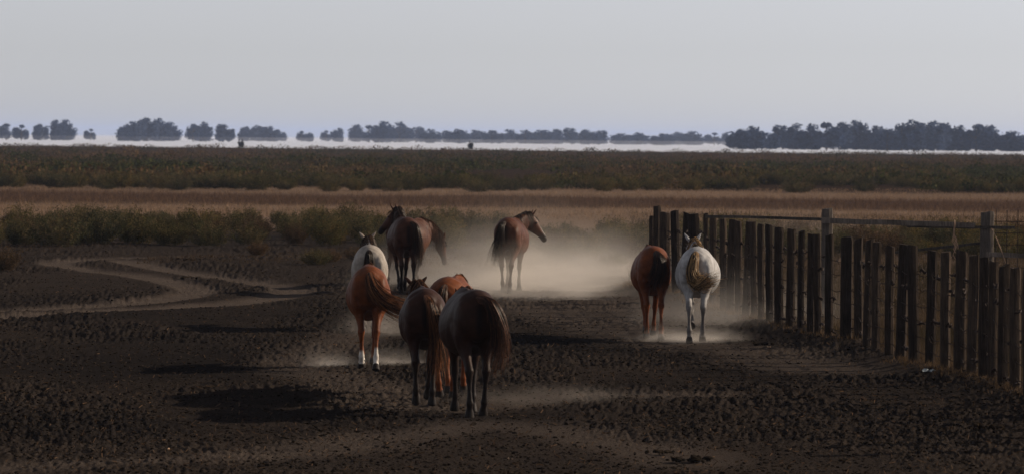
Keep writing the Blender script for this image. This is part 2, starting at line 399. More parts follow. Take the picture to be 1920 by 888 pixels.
def make_horse(label, px, py, yaw, scale, coat, poll, hdir, tail, legs, hair, mane_side=1, sock=None, points=None, belly=1.0,
               blaze=None, face=None, taillen=1.0, group='horses trotting away through the dust', tail_r=1.0, neckside=None, seed=0, tailn=340, mane_len=0.30, rump_pale=None, ear=.4):
    rs = random.Random(seed)
    g = at(px, py); root = empty('horse', (0, 0, 0), R(yaw), scale)
    # hind feet stand at pixel (px, py)
    off = Matrix.Rotation(R(yaw), 3, 'Z') @ Vector((0, -0.58, 0)) * scale
    lx, ly = g.x - off.x, g.y - off.y
    root.location = (lx, ly, gz(lx, ly) - 0.015)
    tag(root, label, 'horse', group)
    A = Acc(); X1 = Vector((1, 0, 0)); Z1 = Vector((0, 0, 1)); B = belly * .94
    tor = [(-.785, 1.20, .06, .04, 0), (-.775, 1.20, .17, .12, .0), (-.735, 1.20, .245, .185, .0), (-.67, 1.20, .285, .225, .02), (-.56, 1.20, .325, .272, .02), (-.42, 1.19, .345, .295, .02), (-.25, 1.155, .365, .305 * B ** .5, .05),
           (-.08, 1.11, .385, .32 * B, .12), (.08, 1.075, .395, .345 * B, .08), (.22, 1.075, .39, .345 * B, .08), (.36, 1.10, .39, .315 * B ** .7, .16), (.50, 1.13, .385, .265, .26), (.62, 1.14, .355, .235, .22), (.74, 1.14, .29, .195, .10), (.82, 1.14, .17, .12, 0)]
    A.add(loft([(Vector((0, y, z)), a, b, X1, Z1, e) for y, z, b, a, e in tor], 28))
    for s in (-1, 1):
        A.blob((s * .142, -.56, 1.17), (.138, .235, .26)); A.blob((s * .155, -.40, 1.08), (.145, .22, .22)); A.blob((s * .10, -.46, 1.29), (.15, .23, .20))
        A.blob((s * .17, -.28, 1.30), (.09, .14, .11)); A.blob((s * .15, .52, 1.12), (.105, .16, .27)); A.blob((s * .09, .70, 1.08), (.10, .12, .12))
    A.blob((0, -.42, 1.43), (.09, .20, .085)); A.blob((0, -.55, 1.38), (.06, .10, .07)); A.blob((0, -.30, 1.43), (.12, .25, .09)); A.blob((0, .40, 1.43), (.05, .26, .09))
    hoofs = []
    for i, (dy, lift) in enumerate(legs):       # order: hind left, hind right, front left, front right
        front = i > 1; s = -1 if i % 2 == 0 else 1
        pts = leg_pts(front, s, dy, lift, -0.035 if front else -0.02)
        A.add(loft(frame_rings(pts, Vector((0, 1, 0))), 14))
        hoofs.append((Vector(pts[-1][0]), Vector(pts[-3][0])))
    # neck and head
    P = Vector(poll); H = Vector(hdir).normalized(); base = Vector((0, .58, 1.22))
    mid = base.lerp(P, .5) + (Vector(neckside) if neckside else Vector((0, 0.0, .03)))
    NC = [base, base.lerp(mid, .55), mid, mid.lerp(P, .55), P]
    NR = [(.15, .31), (.125, .25), (.098, .195), (.082, .155), (.078, .125)]
    pts = []
    for k in range(9):
        t = k / 8; c = crom(NC, t); f = t * 4; i0 = min(int(f), 3); q = f - i0
        pts.append((c, NR[i0][0] * (1 - q) + NR[i0 + 1][0] * q, NR[i0][1] * (1 - q) + NR[i0 + 1][1] * q))
    hint = Vector((0, -0.4, 1)) if P.z > 1.2 else Vector((0, 0.2, 1))
    nr = frame_rings(pts, hint); A.add(loft(nr, 18))
    crest = [(r[0] + r[4] * r[2] * 0.93, r[3], r[4]) for r in nr]
    hu = Vector((0, 0, 1)) - H * H.z
    if hu.length < .2: hu = Vector((0, 1, 0)) - H * H.y
    hu.normalize(); hsid = H.cross(hu).normalized()
    hp = [(-.06, .055, .07, .0), (.0, .082, .105, -.01), (.09, .098, .135, -.025), (.18, .095, .142, -.035), (.28, .074, .112, -.02), (.38, .058, .085, -.008), (.47, .052, .070, 0), (.54, .056, .070, -.006), (.585, .048, .056, -.012), (.605, .028, .034, -.014)]
    hs_ = 1.02
    A.add(loft([(P + H * (d * hs_) + hu * u, a, b, hsid, hu) for d, a, b, u in hp], 18))
    for s in (-1, 1):
        e0 = P + hsid * (s * .055) + hu * .075 + H * .0; ed = (hu * .9 - H * .35 + hsid * (s * ear)).normalized()
        if hdir[2] < -.85: ed = (Vector((0, -.2, 1)) + hsid * s * .4).normalized()
        ep = [(e0, .030, .026), (e0 + ed * .05, .036, .024), (e0 + ed * .10, .030, .018), (e0 + ed * .15, .017, .011), (e0 + ed * .185, .005, .004)]
        A.add(loft(frame_rings(ep, H), 10))
        A.blob(P + H * .17 + hsid * (s * .082) + hu * .05, (.02, .028, .018))
    me = remesh(A.mesh('horse_body'), 0.0155, 4, .5)
    dsp = me.vertices
    n = len(me.vertices); co = np.empty(n * 3, dtype=np.float32); me.vertices.foreach_get('co', co); co = co.reshape(-1, 3)
    # fine muscle relief
    nrm = np.empty(n * 3, dtype=np.float32); me.vertices.foreach_get('normal', nrm); nrm = nrm.reshape(-1, 3)
    am = .010 * sstep(.55, .9, co[:, 2]) * (1 - sstep(.5, .9, co[:, 1]))
    rel = np.abs(vnoise(co[:, 0] * 5 + seed * 7, co[:, 2] * 4 + co[:, 1] * 5, 81)) * 2 - .5 + .6 * vnoise(co[:, 0] * 13 + seed, co[:, 2] * 6 + co[:, 1] * 11, 82)
    # groove between hamstrings and outer thigh, flank hollow
    gr = np.exp(-((np.abs(co[:, 0]) - .155 - .05 * (co[:, 2] - .9)) / .022) ** 2) * sstep(.72, .9, co[:, 2]) * (1 - sstep(1.15, 1.32, co[:, 2])) * (1 - sstep(-.62, -.45, co[:, 1]))
    co2 = co + nrm * (am * rel - .012 * gr)[:, None]
    me.vertices.foreach_set('co', co2.astype(np.float32).ravel()); me.update()
    c = np.tile(np.array(coat, dtype=float), (n, 1))
    if rump_pale is not None:
        # large blotches of a pinto coat
        bl = sstep(-0.02, 0.03, vnoise(co[:, 0] * 2.6 + 4 + seed, co[:, 1] * 2.1 + co[:, 2] * 1.9 + seed, 41))[:, None]
        c = c * (1 - bl) + np.array(rump_pale) * bl
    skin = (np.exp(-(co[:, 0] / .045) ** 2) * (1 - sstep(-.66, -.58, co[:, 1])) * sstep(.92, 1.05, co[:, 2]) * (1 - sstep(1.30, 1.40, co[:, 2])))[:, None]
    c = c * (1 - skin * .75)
    legz = co[:, 2]; isleg = (legz < 0.62)
    nz_ = 0.05 * vnoise(co[:, 0] * 9, co[:, 1] * 9 + co[:, 2] * 4, 43)
    if points is not None:
        f = (1 - sstep(0.42, 0.78, legz + nz_))[:, None]; c = c * (1 - f) + np.array(points) * f
        Pn = np.array(P); Hn = np.array(H); dd = (co - Pn) @ Hn; hd = np.linalg.norm(co - Pn - dd[:, None] * Hn, axis=1)
        f = (sstep(.36, .52, dd) * (hd < .2))[:, None]; c = c * (1 - f) + np.array(points) * f
    if sock is not None:
        for i, hz in enumerate(sock):
            if not hz: continue
            s = -1 if i % 2 == 0 else 1; fr = i > 1
            m = (np.sign(co[:, 0]) == s) & ((co[:, 1] > 0.0) == fr)
            f = (m * (1 - sstep(hz - .03, hz + .03, legz + nz_)))[:, None]; c = c * (1 - f) + np.array([.55, .52, .48]) * f
    for hb, ht in hoofs:
        ax = (hb - ht); L = ax.length; axn = np.array(ax / L); d = (co - np.array(ht)) @ axn; rr = np.linalg.norm(co - np.array(ht) - d[:, None] * axn, axis=1)
        f = ((d > -.005) & (rr < .1) & (d < L + .05)); c[f] = np.array([.020, .016, .014])
    if face is not None:
        Pn = np.array(P); dd = (co - Pn) @ np.array(H); hd = np.linalg.norm(co - Pn - dd[:, None] * np.array(H), axis=1)
        f = (sstep(-.12, .02, dd) * (1 - sstep(.18, .24, hd)))[:, None]; c = c * (1 - f) + np.array(face) * f
    if blaze:
        Pn = np.array(P); r = co - Pn; dd = r @ np.array(H); ss = r @ np.array(hsid); uu = r @ np.array(hu)
        f = ((dd > .06) & (dd < .5) & (np.abs(ss) < .022 + .01 * (dd < .2)) & (uu > .02)); c[f] = np.array([.6, .57, .52])
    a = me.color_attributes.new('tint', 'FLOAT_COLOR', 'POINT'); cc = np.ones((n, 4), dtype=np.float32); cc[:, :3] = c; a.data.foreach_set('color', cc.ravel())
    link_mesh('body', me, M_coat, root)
    # eyes
    for s in (-1, 1):
        e = Acc(); e.blob((0, 0, 0), (.016, .02, .017), n=10); em = e.mesh('eye')
        eo = link_mesh('eye', em, M_eye, root); eo.location = P + H * .175 + hsid * (s * .094) + hu * .052
    # mane
    h = Hair()
    for k in range(300):
        t = rs.random() ** 0.9; f = t * 7.999; i0 = int(f); q = f - i0
        c0 = crest[i0][0].lerp(crest[i0 + 1][0], q); sd = crest[i0][1]; up = crest[i0][2]
        sgn = mane_side if rs.random() < .8 else -mane_side
        ln = mane_len * rs.uniform(.55, 1.15) * (.7 + .5 * math.sin(math.pi * t))
        wx = sd * (sgn * rs.uniform(.06, .14)); back = Vector((0, rs.uniform(-.05, .03), 0))
        p0 = c0 - up * .02 + sd * rs.uniform(-.015, .015); p1 = c0 + up * rs.uniform(.015, .035) + wx * .35
        p2 = c0 + wx + Vector((0, 0, -ln * .4)) + back; p3 = c0 + wx * 1.15 + Vector((0, 0, -ln)) + back * 2 + Vector((rs.uniform(-.03, .03), 0, 0))
        v = rs.uniform(.6, 1.4); col = tuple(x * v for x in hair[rs.randrange(len(hair))])
        h.strand([crom([p0, p1, p2, p3], j / 6) for j in range(7)], .0055, col)
    for k in range(26):     # forelock
        p0 = P + hu * .10 + hsid * rs.uniform(-.02, .02); L = rs.uniform(.12, .24)
        p1 = P + hu * .13 + H * .06; p2 = P + hu * .14 + H * L + hsid * rs.uniform(-.05, .05)
        v = rs.uniform(.6, 1.4); h.strand([crom([p0, p1, p2], j / 4) for j in range(5)], .005, tuple(x * v for x in hair[0]))
    link_mesh('mane', h.mesh('mane'), M_hair, root)
    # tail
    h = Hair(); T = [Vector(p) for p in tail]
    for k in range(tailn):
        an = rs.uniform(0, 2 * math.pi); rad = math.sqrt(rs.random()); end = rs.uniform(.55, 1.0) * taillen if rs.random() < .7 else 1.0
        jx, jz = rs.gauss(0, .045), rs.gauss(0, .045); pts = []
        wob = rs.uniform(0, 6.28); wa = rs.uniform(0, .02)
        for j in range(12):
            t = j / 11 * min(end, 1); c = crom(T, t); tn = (crom(T, min(t + .02, 1)) - crom(T, max(t - .02, 0))).normalized()
            u = tn.cross(Vector((1, .1, 0))); u = u.normalized() if u.length > .1 else Vector((0, 0, 1)); v_ = tn.cross(u)
            prof = (.030 + .050 * math.sin(min(1, t * 1.15) * math.pi * .72)) * tail_r
            o = (u * math.cos(an) + v_ * math.sin(an)) * (rad * prof) + Vector((jx, 0, jz)) * t * t * 1.6 + v_ * (wa * math.sin(wob + t * 7) * t)
            pts.append(c + o)
        v = rs.uniform(.55, 1.5); col = tuple(x * v for x in hair[rs.randrange(len(hair))])
        h.strand(pts, .0058, col)
    link_mesh('tail', h.mesh('tail'), M_hair, root)
    return root

M_eye = plain('eye_dark', (0.012, 0.009, 0.008), 0.15)
DK = [(0.02, 0.013, 0.010), (0.035, 0.02, 0.013), (0.06, 0.03, 0.016)]
CH = [(0.05, 0.022, 0.012), (0.12, 0.05, 0.024), (0.20, 0.09, 0.045), (0.03, 0.016, 0.01)]
BL = [(0.06, 0.045, 0.03), (0.42, 0.27, 0.13), (0.50, 0.33, 0.17), (0.22, 0.15, 0.09), (0.03, 0.024, 0.02)]
straight = [(0, -.70, 1.42), (0, -.86, 1.36), (0.01, -.89, 1.15), (0.02, -.87, .88), (0.03, -.86, .55)]
POSE = {'a': [(-.20, .25), (.18, 0), (.2, 0), (-.15, .5)], 'b': [(.18, 0), (-.20, .3), (-.16, .6), (.18, 0)], 'c': [(-.1, 0), (.06, 0), (.12, 0), (-.05, 0)]}

make_horse('dark bay horse nearest the camera, seen from behind, tail blown to its right', 893, 779, 9, 1.02, (0.029, 0.013, 0.008), (0.13, 1.22, 1.27), (-.1, .75, -.65),
           [(-.02, -.70, 1.42), (.10, -.84, 1.38), (.19, -.86, 1.20), (.235, -.84, .95), (.19, -.82, .62)], [(-.16, 0), (.12, 0), (.20, 0), (-.12, .2)], [(0.03, 0.015, 0.01), (0.09, 0.035, 0.018), (0.20, 0.08, 0.04)],
           points=(0.018, 0.013, 0.011), belly=1.10, seed=1, tail_r=1.1)
make_horse('dark brown horse with both ears up, left of the nearest horse', 795, 754, 3, .97, (0.035, 0.015, 0.010), (-.06, 1.16, 1.44), (-.15, .75, -.55),
           [(0, -.70, 1.42), (.06, -.86, 1.33), (.12, -.87, 1.10), (.16, -.85, .80), (.17, -.84, .42)], [(.14, 0), (-.14, 0), (-.15, .3), (.16, 0)], CH,
           points=(0.02, 0.014, 0.011), belly=1.0, seed=2, ear=.85)
make_horse('reddish chestnut horse half hidden behind the two nearest dark horses', 836, 741, -6, 1.03, (0.145, 0.046, 0.017), (-.12, 1.25, 1.18), (-.3, .7, -.6),
           [(0, -.70, 1.42), (-.02, -.86, 1.33), (-.04, -.87, 1.10), (-.05, -.85, .80), (-.05, -.84, .50)], [(.12, 0), (-.10, 0), (-.15, 0), (.12, 0)], CH,
           points=None, belly=1.0, seed=3)
make_horse('chestnut horse with white socks swishing its long tail to the right', 691, 691, 3, .985, (0.125, 0.039, 0.014), (-.06, 1.20, 1.13), (-.1, .8, -.6),
           [(.0, -.72, 1.41), (.02, -.84, 1.30), (.12, -.92, 1.12), (.34, -.95, .96), (.62, -.94, .86)], [(.14, 0), (-.24, .45), (-.18, .2), (.20, .4)], CH,
           sock=[.26, .34, .16, 0], belly=1.04, seed=4, tail_r=1.35, tailn=430)
make_horse('pale horse with a dark stripe of tail ahead of the chestnut one', 692, 618, 2, 1.0, (0.30, 0.27, 0.24), (-.04, 1.25, 1.52), (-.15, .8, -.45),
           [(-.01, -.70, 1.42), (-.01, -.85, 1.36), (0, -.87, 1.15), (0.0, -.86, .88), (0.02, -.85, .6)], POSE['a'], [(0.02, 0.013, 0.010), (0.05, 0.03, 0.02), (0.09, 0.05, 0.03)],
           belly=1.02, seed=5, ear=.8, face=(.30, .24, .2), points=(.10, .08, .07))
make_horse('dark bay horse with raised head looking left in the dust', 763, 551, 8, 1.06, (0.055, 0.022, 0.013), (-.02, 1.16, 1.58), (-.50, .38, -.62),
           [(.06, -.70, 1.42), (.14, -.85, 1.33), (.17, -.86, 1.10), (.18, -.85, .85), (.17, -.84, .6)], POSE['b'], DK,
           points=(0.02, 0.014, 0.011), belly=1.05, seed=6, neckside=(-.02, 0.0, .06))
make_horse('brown horse with lowered head and long hanging mane behind the dark bay', 745, 536, -25, 1.0, (0.075, 0.033, 0.02), (.12, 1.34, 1.02), (.10, .25, -.95),
           straight, POSE['a'], [(0.04, 0.022, 0.015), (0.10, 0.05, 0.03), (0.16, 0.08, 0.05)],
           points=(0.03, 0.02, 0.015), belly=1.0, seed=7, mane_side=1, mane_len=.50, neckside=(0, 0, .10))
make_horse('bay horse walking in the brightest dust with its head turned right', 950, 551, -8, 1.06, (0.075, 0.028, 0.015), (.20, 1.14, 1.49), (.58, .26, -.80),
           [(-.02, -.70, 1.42), (-.08, -.88, 1.36), (-.10, -.92, 1.12), (-.16, -.92, .88), (-.20, -.9, .62)], POSE['b'], DK,
           points=(0.03, 0.02, 0.016), belly=1.08, seed=8, blaze=True, neckside=(.05, 0, .05), mane_side=-1)
make_horse('glossy chestnut horse walking beside the white one near the fence', 1225, 631, 2, 1.03, (0.125, 0.038, 0.014), (.02, 1.20, 1.18), (-.1, .8, -.6),
           [(.02, -.70, 1.42), (.06, -.87, 1.33), (.07, -.89, 1.18), (.03, -.87, 1.02), (-.03, -.86, .86)], [(.16, 0), (-.22, .35), (-.16, .6), (.16, 0)], [(0.02, 0.012, 0.01), (0.04, 0.02, 0.012), (0.09, 0.04, 0.02)],
           points=None, belly=1.05, seed=9, tail_r=1.5, taillen=1.0)
make_horse('white grey horse with brown tail swung right beside the fence', 1305, 639, -4, 1.04, (0.36, 0.36, 0.365), (-.10, 1.20, 1.50), (-.15, .8, -.5),
           [(-.01, -.70, 1.42), (-.03, -.87, 1.36), (-.06, -.92, 1.14), (.0, -.96, .98), (.14, -.97, .96), (.30, -.96, .99)], [(-.18, .30), (.16, 0), (.05, .95), (-.12, .2)], BL,
           points=(0.14, 0.13, 0.125), belly=1.14, seed=10, ear=.6, tail_r=1.35, tailn=430)

# ------------------------------------------------------------------ timber fence
def post_mesh(width, height, rs, thick=None, round_=False):
    """irregular squared post: tapered, with split, uneven top"""
    th = thick or width * rs.uniform(.75, 1.05); n = 10; V = []; F = []
    zs = [-.35, 0, height * .25, height * .5, height * .75, height * .96, height]
    ph = rs.uniform(0, 6); lean = rs.uniform(-.018, .018); topx = rs.uniform(-.02, .02)
    base = [1 + rs.uniform(-.10, .10) for _ in range(n)]
    for i, z in enumerate(zs):
        k = 1 + rs.uniform(-.04, .04); k *= (.93 if i == len(zs) - 1 else 1)
        bx = rs.uniform(-.006, .006) + lean * z; by = rs.uniform(-.006, .006)
        for j in range(n):
            a = 2 * math.pi * j / n; ex = 2.6 if not round_ else 2.0
            c, s = math.cos(a), math.sin(a); r = (abs(c) ** ex + abs(s) ** ex) ** (-1 / ex) * base[j] * k
            zz = z + ((topx * c * 1.2 + rs.uniform(-.012, .012)) if i >= len(zs) - 2 else 0)
            V.append((bx + c * r * width / 2, by + s * r * th / 2, zz))
    for i in range(len(zs) - 1):
        for j in range(n):
            j2 = (j + 1) % n; F.append((i * n + j, i * n + j2, (i + 1) * n + j2, (i + 1) * n + j))
    F.append(tuple(reversed(range(n)))); F.append(tuple((len(zs) - 1) * n + j for j in range(n)))
    me = bpy.data.meshes.new('post'); me.from_pydata(V, [], F); me.update(); return me

POSTS = [(1215, 1226, 405, 546), (1224, 1239, 386, 549), (1238, 1258, 398, 553), (1260, 1275, 395, 558), (1276, 1289, 399, 562), (1292, 1313, 401, 567), (1318, 1328, 400, 573),
         (1330, 1343, 408, 579), (1349, 1362, 410, 586), (1362, 1376, 411, 590), (1378, 1393, 413, 593), (1391, 1405, 415, 597), (1408, 1421, 416, 601), (1421, 1433, 420, 606), (1436, 1451, 421, 612),
         (1453, 1468, 426, 619), (1474, 1490, 429, 624), (1495, 1506, 433, 629), (1513, 1527, 438, 636), (1527, 1541, 439, 639), (1545, 1561, 440, 645), (1576, 1597, 444, 649), (1602, 1617, 447, 651), (1617, 1633, 449, 662),
         (1633, 1649, 453, 667), (1658, 1675, 461, 675), (1678, 1698, 458, 680), (1704, 1723, 460, 688), (1734, 1753, 469, 692), (1763, 1781, 471, 701), (1789, 1809, 470, 708), (1811, 1830, 478, 715),
         (1835, 1853, 482, 723), (1852, 1869, 490, 728), (1870, 1889, 497, 738), (1893, 1912, 501, 746), (1917, 1936, 505, 756)]
rs = random.Random(3)
f0 = at(1500, 630)
fence = empty('timber_fence', (f0.x, f0.y, 0)); tag(fence, 'long fence of dark upright timber posts laced with rusty wire', 'fence')
ppos = []
for x0, x1, yt, yb in POSTS:
    c = at((x0 + x1) / 2, yb); s = FPX / c.y; hgt = CAMH - (yt - (yb - CAMH * s)) / s
    ppos.append((c, (x1 - x0) / s, hgt))
# fence continues towards the camera beyond the frame
dirv = (ppos[-1][0] - ppos[-8][0]) / 7
for k in range(1, 9): ppos.append((ppos[-1][0] + dirv, .13, 1.75 + rs.uniform(-.08, .08)))
for c, wd, hgt in ppos:
    o = link_mesh('post', post_mesh(wd * 1.03, hgt, rs, thick=wd * rs.uniform(.85, 1.2)), M_post, fence)
    o.location = (c.x - f0.x, c.y - f0.y, 0); o.rotation_euler = (rs.uniform(-.012, .012), rs.uniform(-.02, .02), rs.uniform(-.3, .3))
# wires with twisted lumps between the posts
def tube(pts, r, k=5):
    V = []; F = []; n = len(pts)
    for i, p in enumerate(pts):
        a = pts[max(i - 1, 0)]; b = pts[min(i + 1, n - 1)]; t = (b - a).normalized(); h = Vector((0.1, .1, 1)) if abs(t.z) < .9 else Vector((1, 0, 0))
        u = t.cross(h).normalized(); v = t.cross(u); rr = r[i] if isinstance(r, list) else r
        for j in range(k):
            an = 2 * math.pi * j / k; V.append(tuple(p + u * math.cos(an) * rr + v * math.sin(an) * rr))
    for i in range(n - 1):
        for j in range(k):
            j2 = (j + 1) % k; F.append((i * k + j, i * k + j2, (i + 1) * k + j2, (i + 1) * k + j))
    F.append(tuple(reversed(range(k)))); F.append(tuple((n - 1) * k + j for j in range(k)))
    return V, F
def merged(name, parts, mat, parent, off=(0, 0, 0)):
    V = []; F = []
    for v, f in parts:
        o = len(V); V += [(a - off[0], b - off[1], c - off[2]) for a, b, c in v]; F += [tuple(i + o for i in q) for q in f]
    me = bpy.data.meshes.new(name); me.from_pydata(V, [], F); me.update(); return link_mesh(name, me, mat, parent)
offf = (f0.x, f0.y, 0)
for lvl in (0.28, 0.50, 0.74, 0.95, 1.20, 1.42):
    parts = []; line = []; wob = 0
    for (c0, w0, _), (c1, w1, _) in zip(ppos[:-1], ppos[1:]):
        for k in range(5):
            t = k / 5; p = c0.lerp(c1, t); sag = -.05 * math.sin(math.pi * t)
            line.append(Vector((p.x + rs.uniform(-.02, .02), p.y, lvl + sag + rs.uniform(-.02, .02))))
    parts.append(tube(line, .006, 4))
    if lvl in (0.28, 0.74, 1.20, 1.42):      # thick twisted pieces
        for (c0, w0, _), (c1, w1, _) in zip(ppos[:-1], ppos[1:]):
            if rs.random() < .3: continue
            t0 = rs.uniform(-.05, .45); t1 = t0 + rs.uniform(.25, .6); z = lvl + rs.uniform(-.06, .06)
            pts = []; rr = []
            for k in range(8):
                t = t0 + (t1 - t0) * k / 7; p = c0.lerp(c1, t); pts.append(Vector((p.x + rs.uniform(-.03, .03), p.y, z + rs.uniform(-.035, .035)))); rr.append(rs.uniform(.008, .026) * (.35 if k in (0, 7) else 1))
            parts.append(tube(pts, rr, 6))
    for (c0, w0, _), (c1, w1, _) in zip(ppos[:-1], ppos[1:]):       # curled loose ends
        if rs.random() < .5:
            a = rs.uniform(0, 6); r0 = rs.uniform(.03, .07); p = c0.lerp(c1, rs.uniform(.2, .8))
            parts.append(tube([Vector((p.x + r0 * math.cos(a + k * .7), p.y, lvl + r0 * math.sin(a + k * .7) - .01 * k)) for k in range(7)], .005, 4))
    merged('wire', parts, M_wire, fence, offf)

# ------------------------------------------------------------------ rail fence behind
YR = at(1340, 583).y
def atr(px, py, dy=0): return at_depth(px, py, YR + dy)
r0 = atr(1600, 590)
rail = empty('rail_fence', (r0.x, r0.y, 0)); tag(rail, 'grey rail fence with two thick square posts behind the timber fence', 'fence')
for x0, x1, yt in ((1541, 1562, 391), (1838, 1863, 397), (2150, 2174, 404)):
    a = atr(x0, yt); b = atr(x1, yt); o = link_mesh('post', post_mesh(b.x - a.x, a.z, rs, thick=.2), M_rail, rail); o.location = ((a.x + b.x) / 2 - r0.x, 0, 0)
def beam(p, q, h, d, n=8):
    V = []; F = []
    for i in range(n):
        c = p.lerp(q, i / (n - 1)); hh = h * rs.uniform(.88, 1.1); z = c.z + rs.uniform(-.008, .008)
        for a, b in ((-1, -1), (1, -1), (1, 1), (-1, 1)): V.append((c.x, c.y + a * d / 2, z + b * hh / 2))
    for i in range(n - 1):
        for j in range(4):
            j2 = (j + 1) % 4; F.append((i * 4 + j, i * 4 + j2, i * 4 + 4 + j2, i * 4 + 4 + j))
    F.append((3, 2, 1, 0)); F.append(tuple(4 * (n - 1) + j for j in range(4)))
    return V, F
offr = (r0.x, r0.y, 0)
merged('rail', [beam(atr(1322, 405.5, -.16), atr(1560, 411, -.16), .055, .05)], M_rail, rail, offr)
merged('rail', [beam(atr(1540, 413.5, -.22), atr(1828, 422, -.20), .10, .06, 12)], M_rail, rail, offr)
merged('rail', [beam(atr(1700, 424, -.16), atr(1903, 427, -.16), .055, .05)], M_rail, rail, offr)
merged('rail', [beam(atr(1672, 474, .17), atr(1842, 455, .17), .05, .05)], M_rail, rail, offr)
merged('rail', [beam(atr(1850, 476, -.18), atr(2160, 492, -.18), .085, .06)], M_rail, rail, offr)
# hanging frayed string on the rail
m_str = plain('straw_string', (.38, .25, .17), .8)
parts = []
for k in range(5):
    parts.append(tube([atr(1790 + rs.uniform(-5, 5) * (j / 4), 412 + j * (9 + k) , -.27) for j in range(7)], .007, 4))
for k in range(2):
    parts.append(tube([atr(1860 + 5 * j + rs.uniform(-1, 1), 428 + j * 9 + (j * j) * .8, -.24) for j in range(6)], .005, 4))
merged('loose_string', parts[:5], m_str, rail, offr); merged('loose_string', parts[5:], m_str, rail, offr)
# welded mesh panel
mp0 = atr(1905, 480, .25)
mesh_p = empty('wire_mesh_panel', (mp0.x, mp0.y, 0)); tag(mesh_p, 'open rusty steel mesh panel beside the right grey post', 'mesh panel')
g_ = []
for k in range(13):
    x = 1868 + k * 20.5; a = atr(x, 394 + k * .2, .25); g_.append(tube([Vector((a.x, a.y, 0.05)), a], .009, 5))
for k in range(9):
    y = 415 + k * 21.5; a = atr(1860, y, .262); b = atr(2118, y + 2.4, .262)
    if a.z > .1: g_.append(tube([a, b], .008, 5))
merged('mesh_bars', g_, M_wire, mesh_p, (mp0.x, mp0.y, 0))

# ------------------------------------------------------------------ shrubs
def shrub_arrays(w_, h_, stems, leaves, leaf, rs_, cols):
    """feathery shrub: radiating twigs carrying small leaf faces"""
    V = []; F = []; C = []
    for k in range(stems):
        a = rs_.uniform(0, 2 * math.pi); r = math.sqrt(rs_.random()); ex = r * w_ / 2 * math.cos(a); ey = r * w_ / 2 * math.sin(a)
        hz = h_ * (math.sqrt(max(0, 1 - (r * .92) ** 2)) * .85 + .15) * rs_.choice([rs_.uniform(.55, 1.0), rs_.uniform(.8, 1.25)])
        base = Vector((ex * .35, ey * .35, -.04)); tip = Vector((ex * 1.05, ey * 1.05, hz)); col = np.array(cols[rs_.randrange(len(cols))]) * rs_.uniform(.5, 1.6)
        # twig
        o = len(V); d = .006
        V += [tuple(base + Vector((d, 0, 0))), tuple(base - Vector((d, 0, 0))), tuple(tip)]; C += [(.06, .045, .03)] * 3; F.append((o, o + 1, o + 2, o + 2))
        for j in range(leaves):
            t = .12 + .88 * (rs_.random() ** .8); p = base.lerp(tip, t) + Vector((rs_.gauss(0, .045), rs_.gauss(0, .045), rs_.gauss(0, .03)))
            L = leaf * rs_.uniform(.6, 1.5); d1 = Vector((rs_.gauss(0, .45), rs_.gauss(0, .45), rs_.uniform(.5, 1.4))).normalized() * L
            d2 = d1.cross(Vector((rs_.gauss(0, 1), rs_.gauss(0, 1), rs_.gauss(0, .4)))).normalized() * L * .24
            o = len(V); V += [tuple(p - d2 * .4), tuple(p + d1 * .5 - d2), tuple(p + d1), tuple(p + d1 * .5 + d2)]; C += [tuple(col)] * 4; F.append((o, o + 1, o + 2, o + 3))
    return np.array(V), np.array(F), np.array(C)
def dim(L, k): return [tuple(x * k for x in c) for c in L]
GREEN = dim([(.050, .050, .027), (.065, .060, .032), (.040, .043, .024), (.085, .069, .036), (.10, .076, .044)], 1.1)
OLIVE = dim([(.060, .056, .024), (.085, .070, .030), (.11, .080, .038), (.045, .045, .02)], 1.1)
BROWN = dim([(.10, .065, .04), (.085, .058, .038), (.07, .055, .03), (.13, .085, .055)], .75)
rs = random.Random(5)
protos = []
for i, cols in enumerate([GREEN, OLIVE, GREEN, BROWN, OLIVE, GREEN]):
    v, f, c = shrub_arrays(1.35 + .12 * (i % 3), .82 + .08 * (i % 2), 130, 42, .046, rs, cols)
    me = np_mesh('shrub', v, f, False, c); me.materials.append(M_leaf); protos.append(me)
def place_shrub(px, py, s, label, group, k=None, name='shrub', sz=1.0, world=None):
    p = world if world is not None else at(px, py)
    me = protos[rs.randrange(6) if k is None else k]
    o = bpy.data.objects.new(name, me); COL.objects.link(o); o.location = (p.x, p.y, gz(p.x, p.y)); o.rotation_euler = (0, 0, rs.uniform(0, 6.28)); o.scale = (s * rs.uniform(.9, 1.15), s * rs.uniform(.9, 1.15), s * sz)
    tag(o, label, 'shrub', group); return o
NEARG = 'olive shrubs in the near scrub belt'; NEARL = 'olive feathery shrub behind the front row of the near scrub belt'
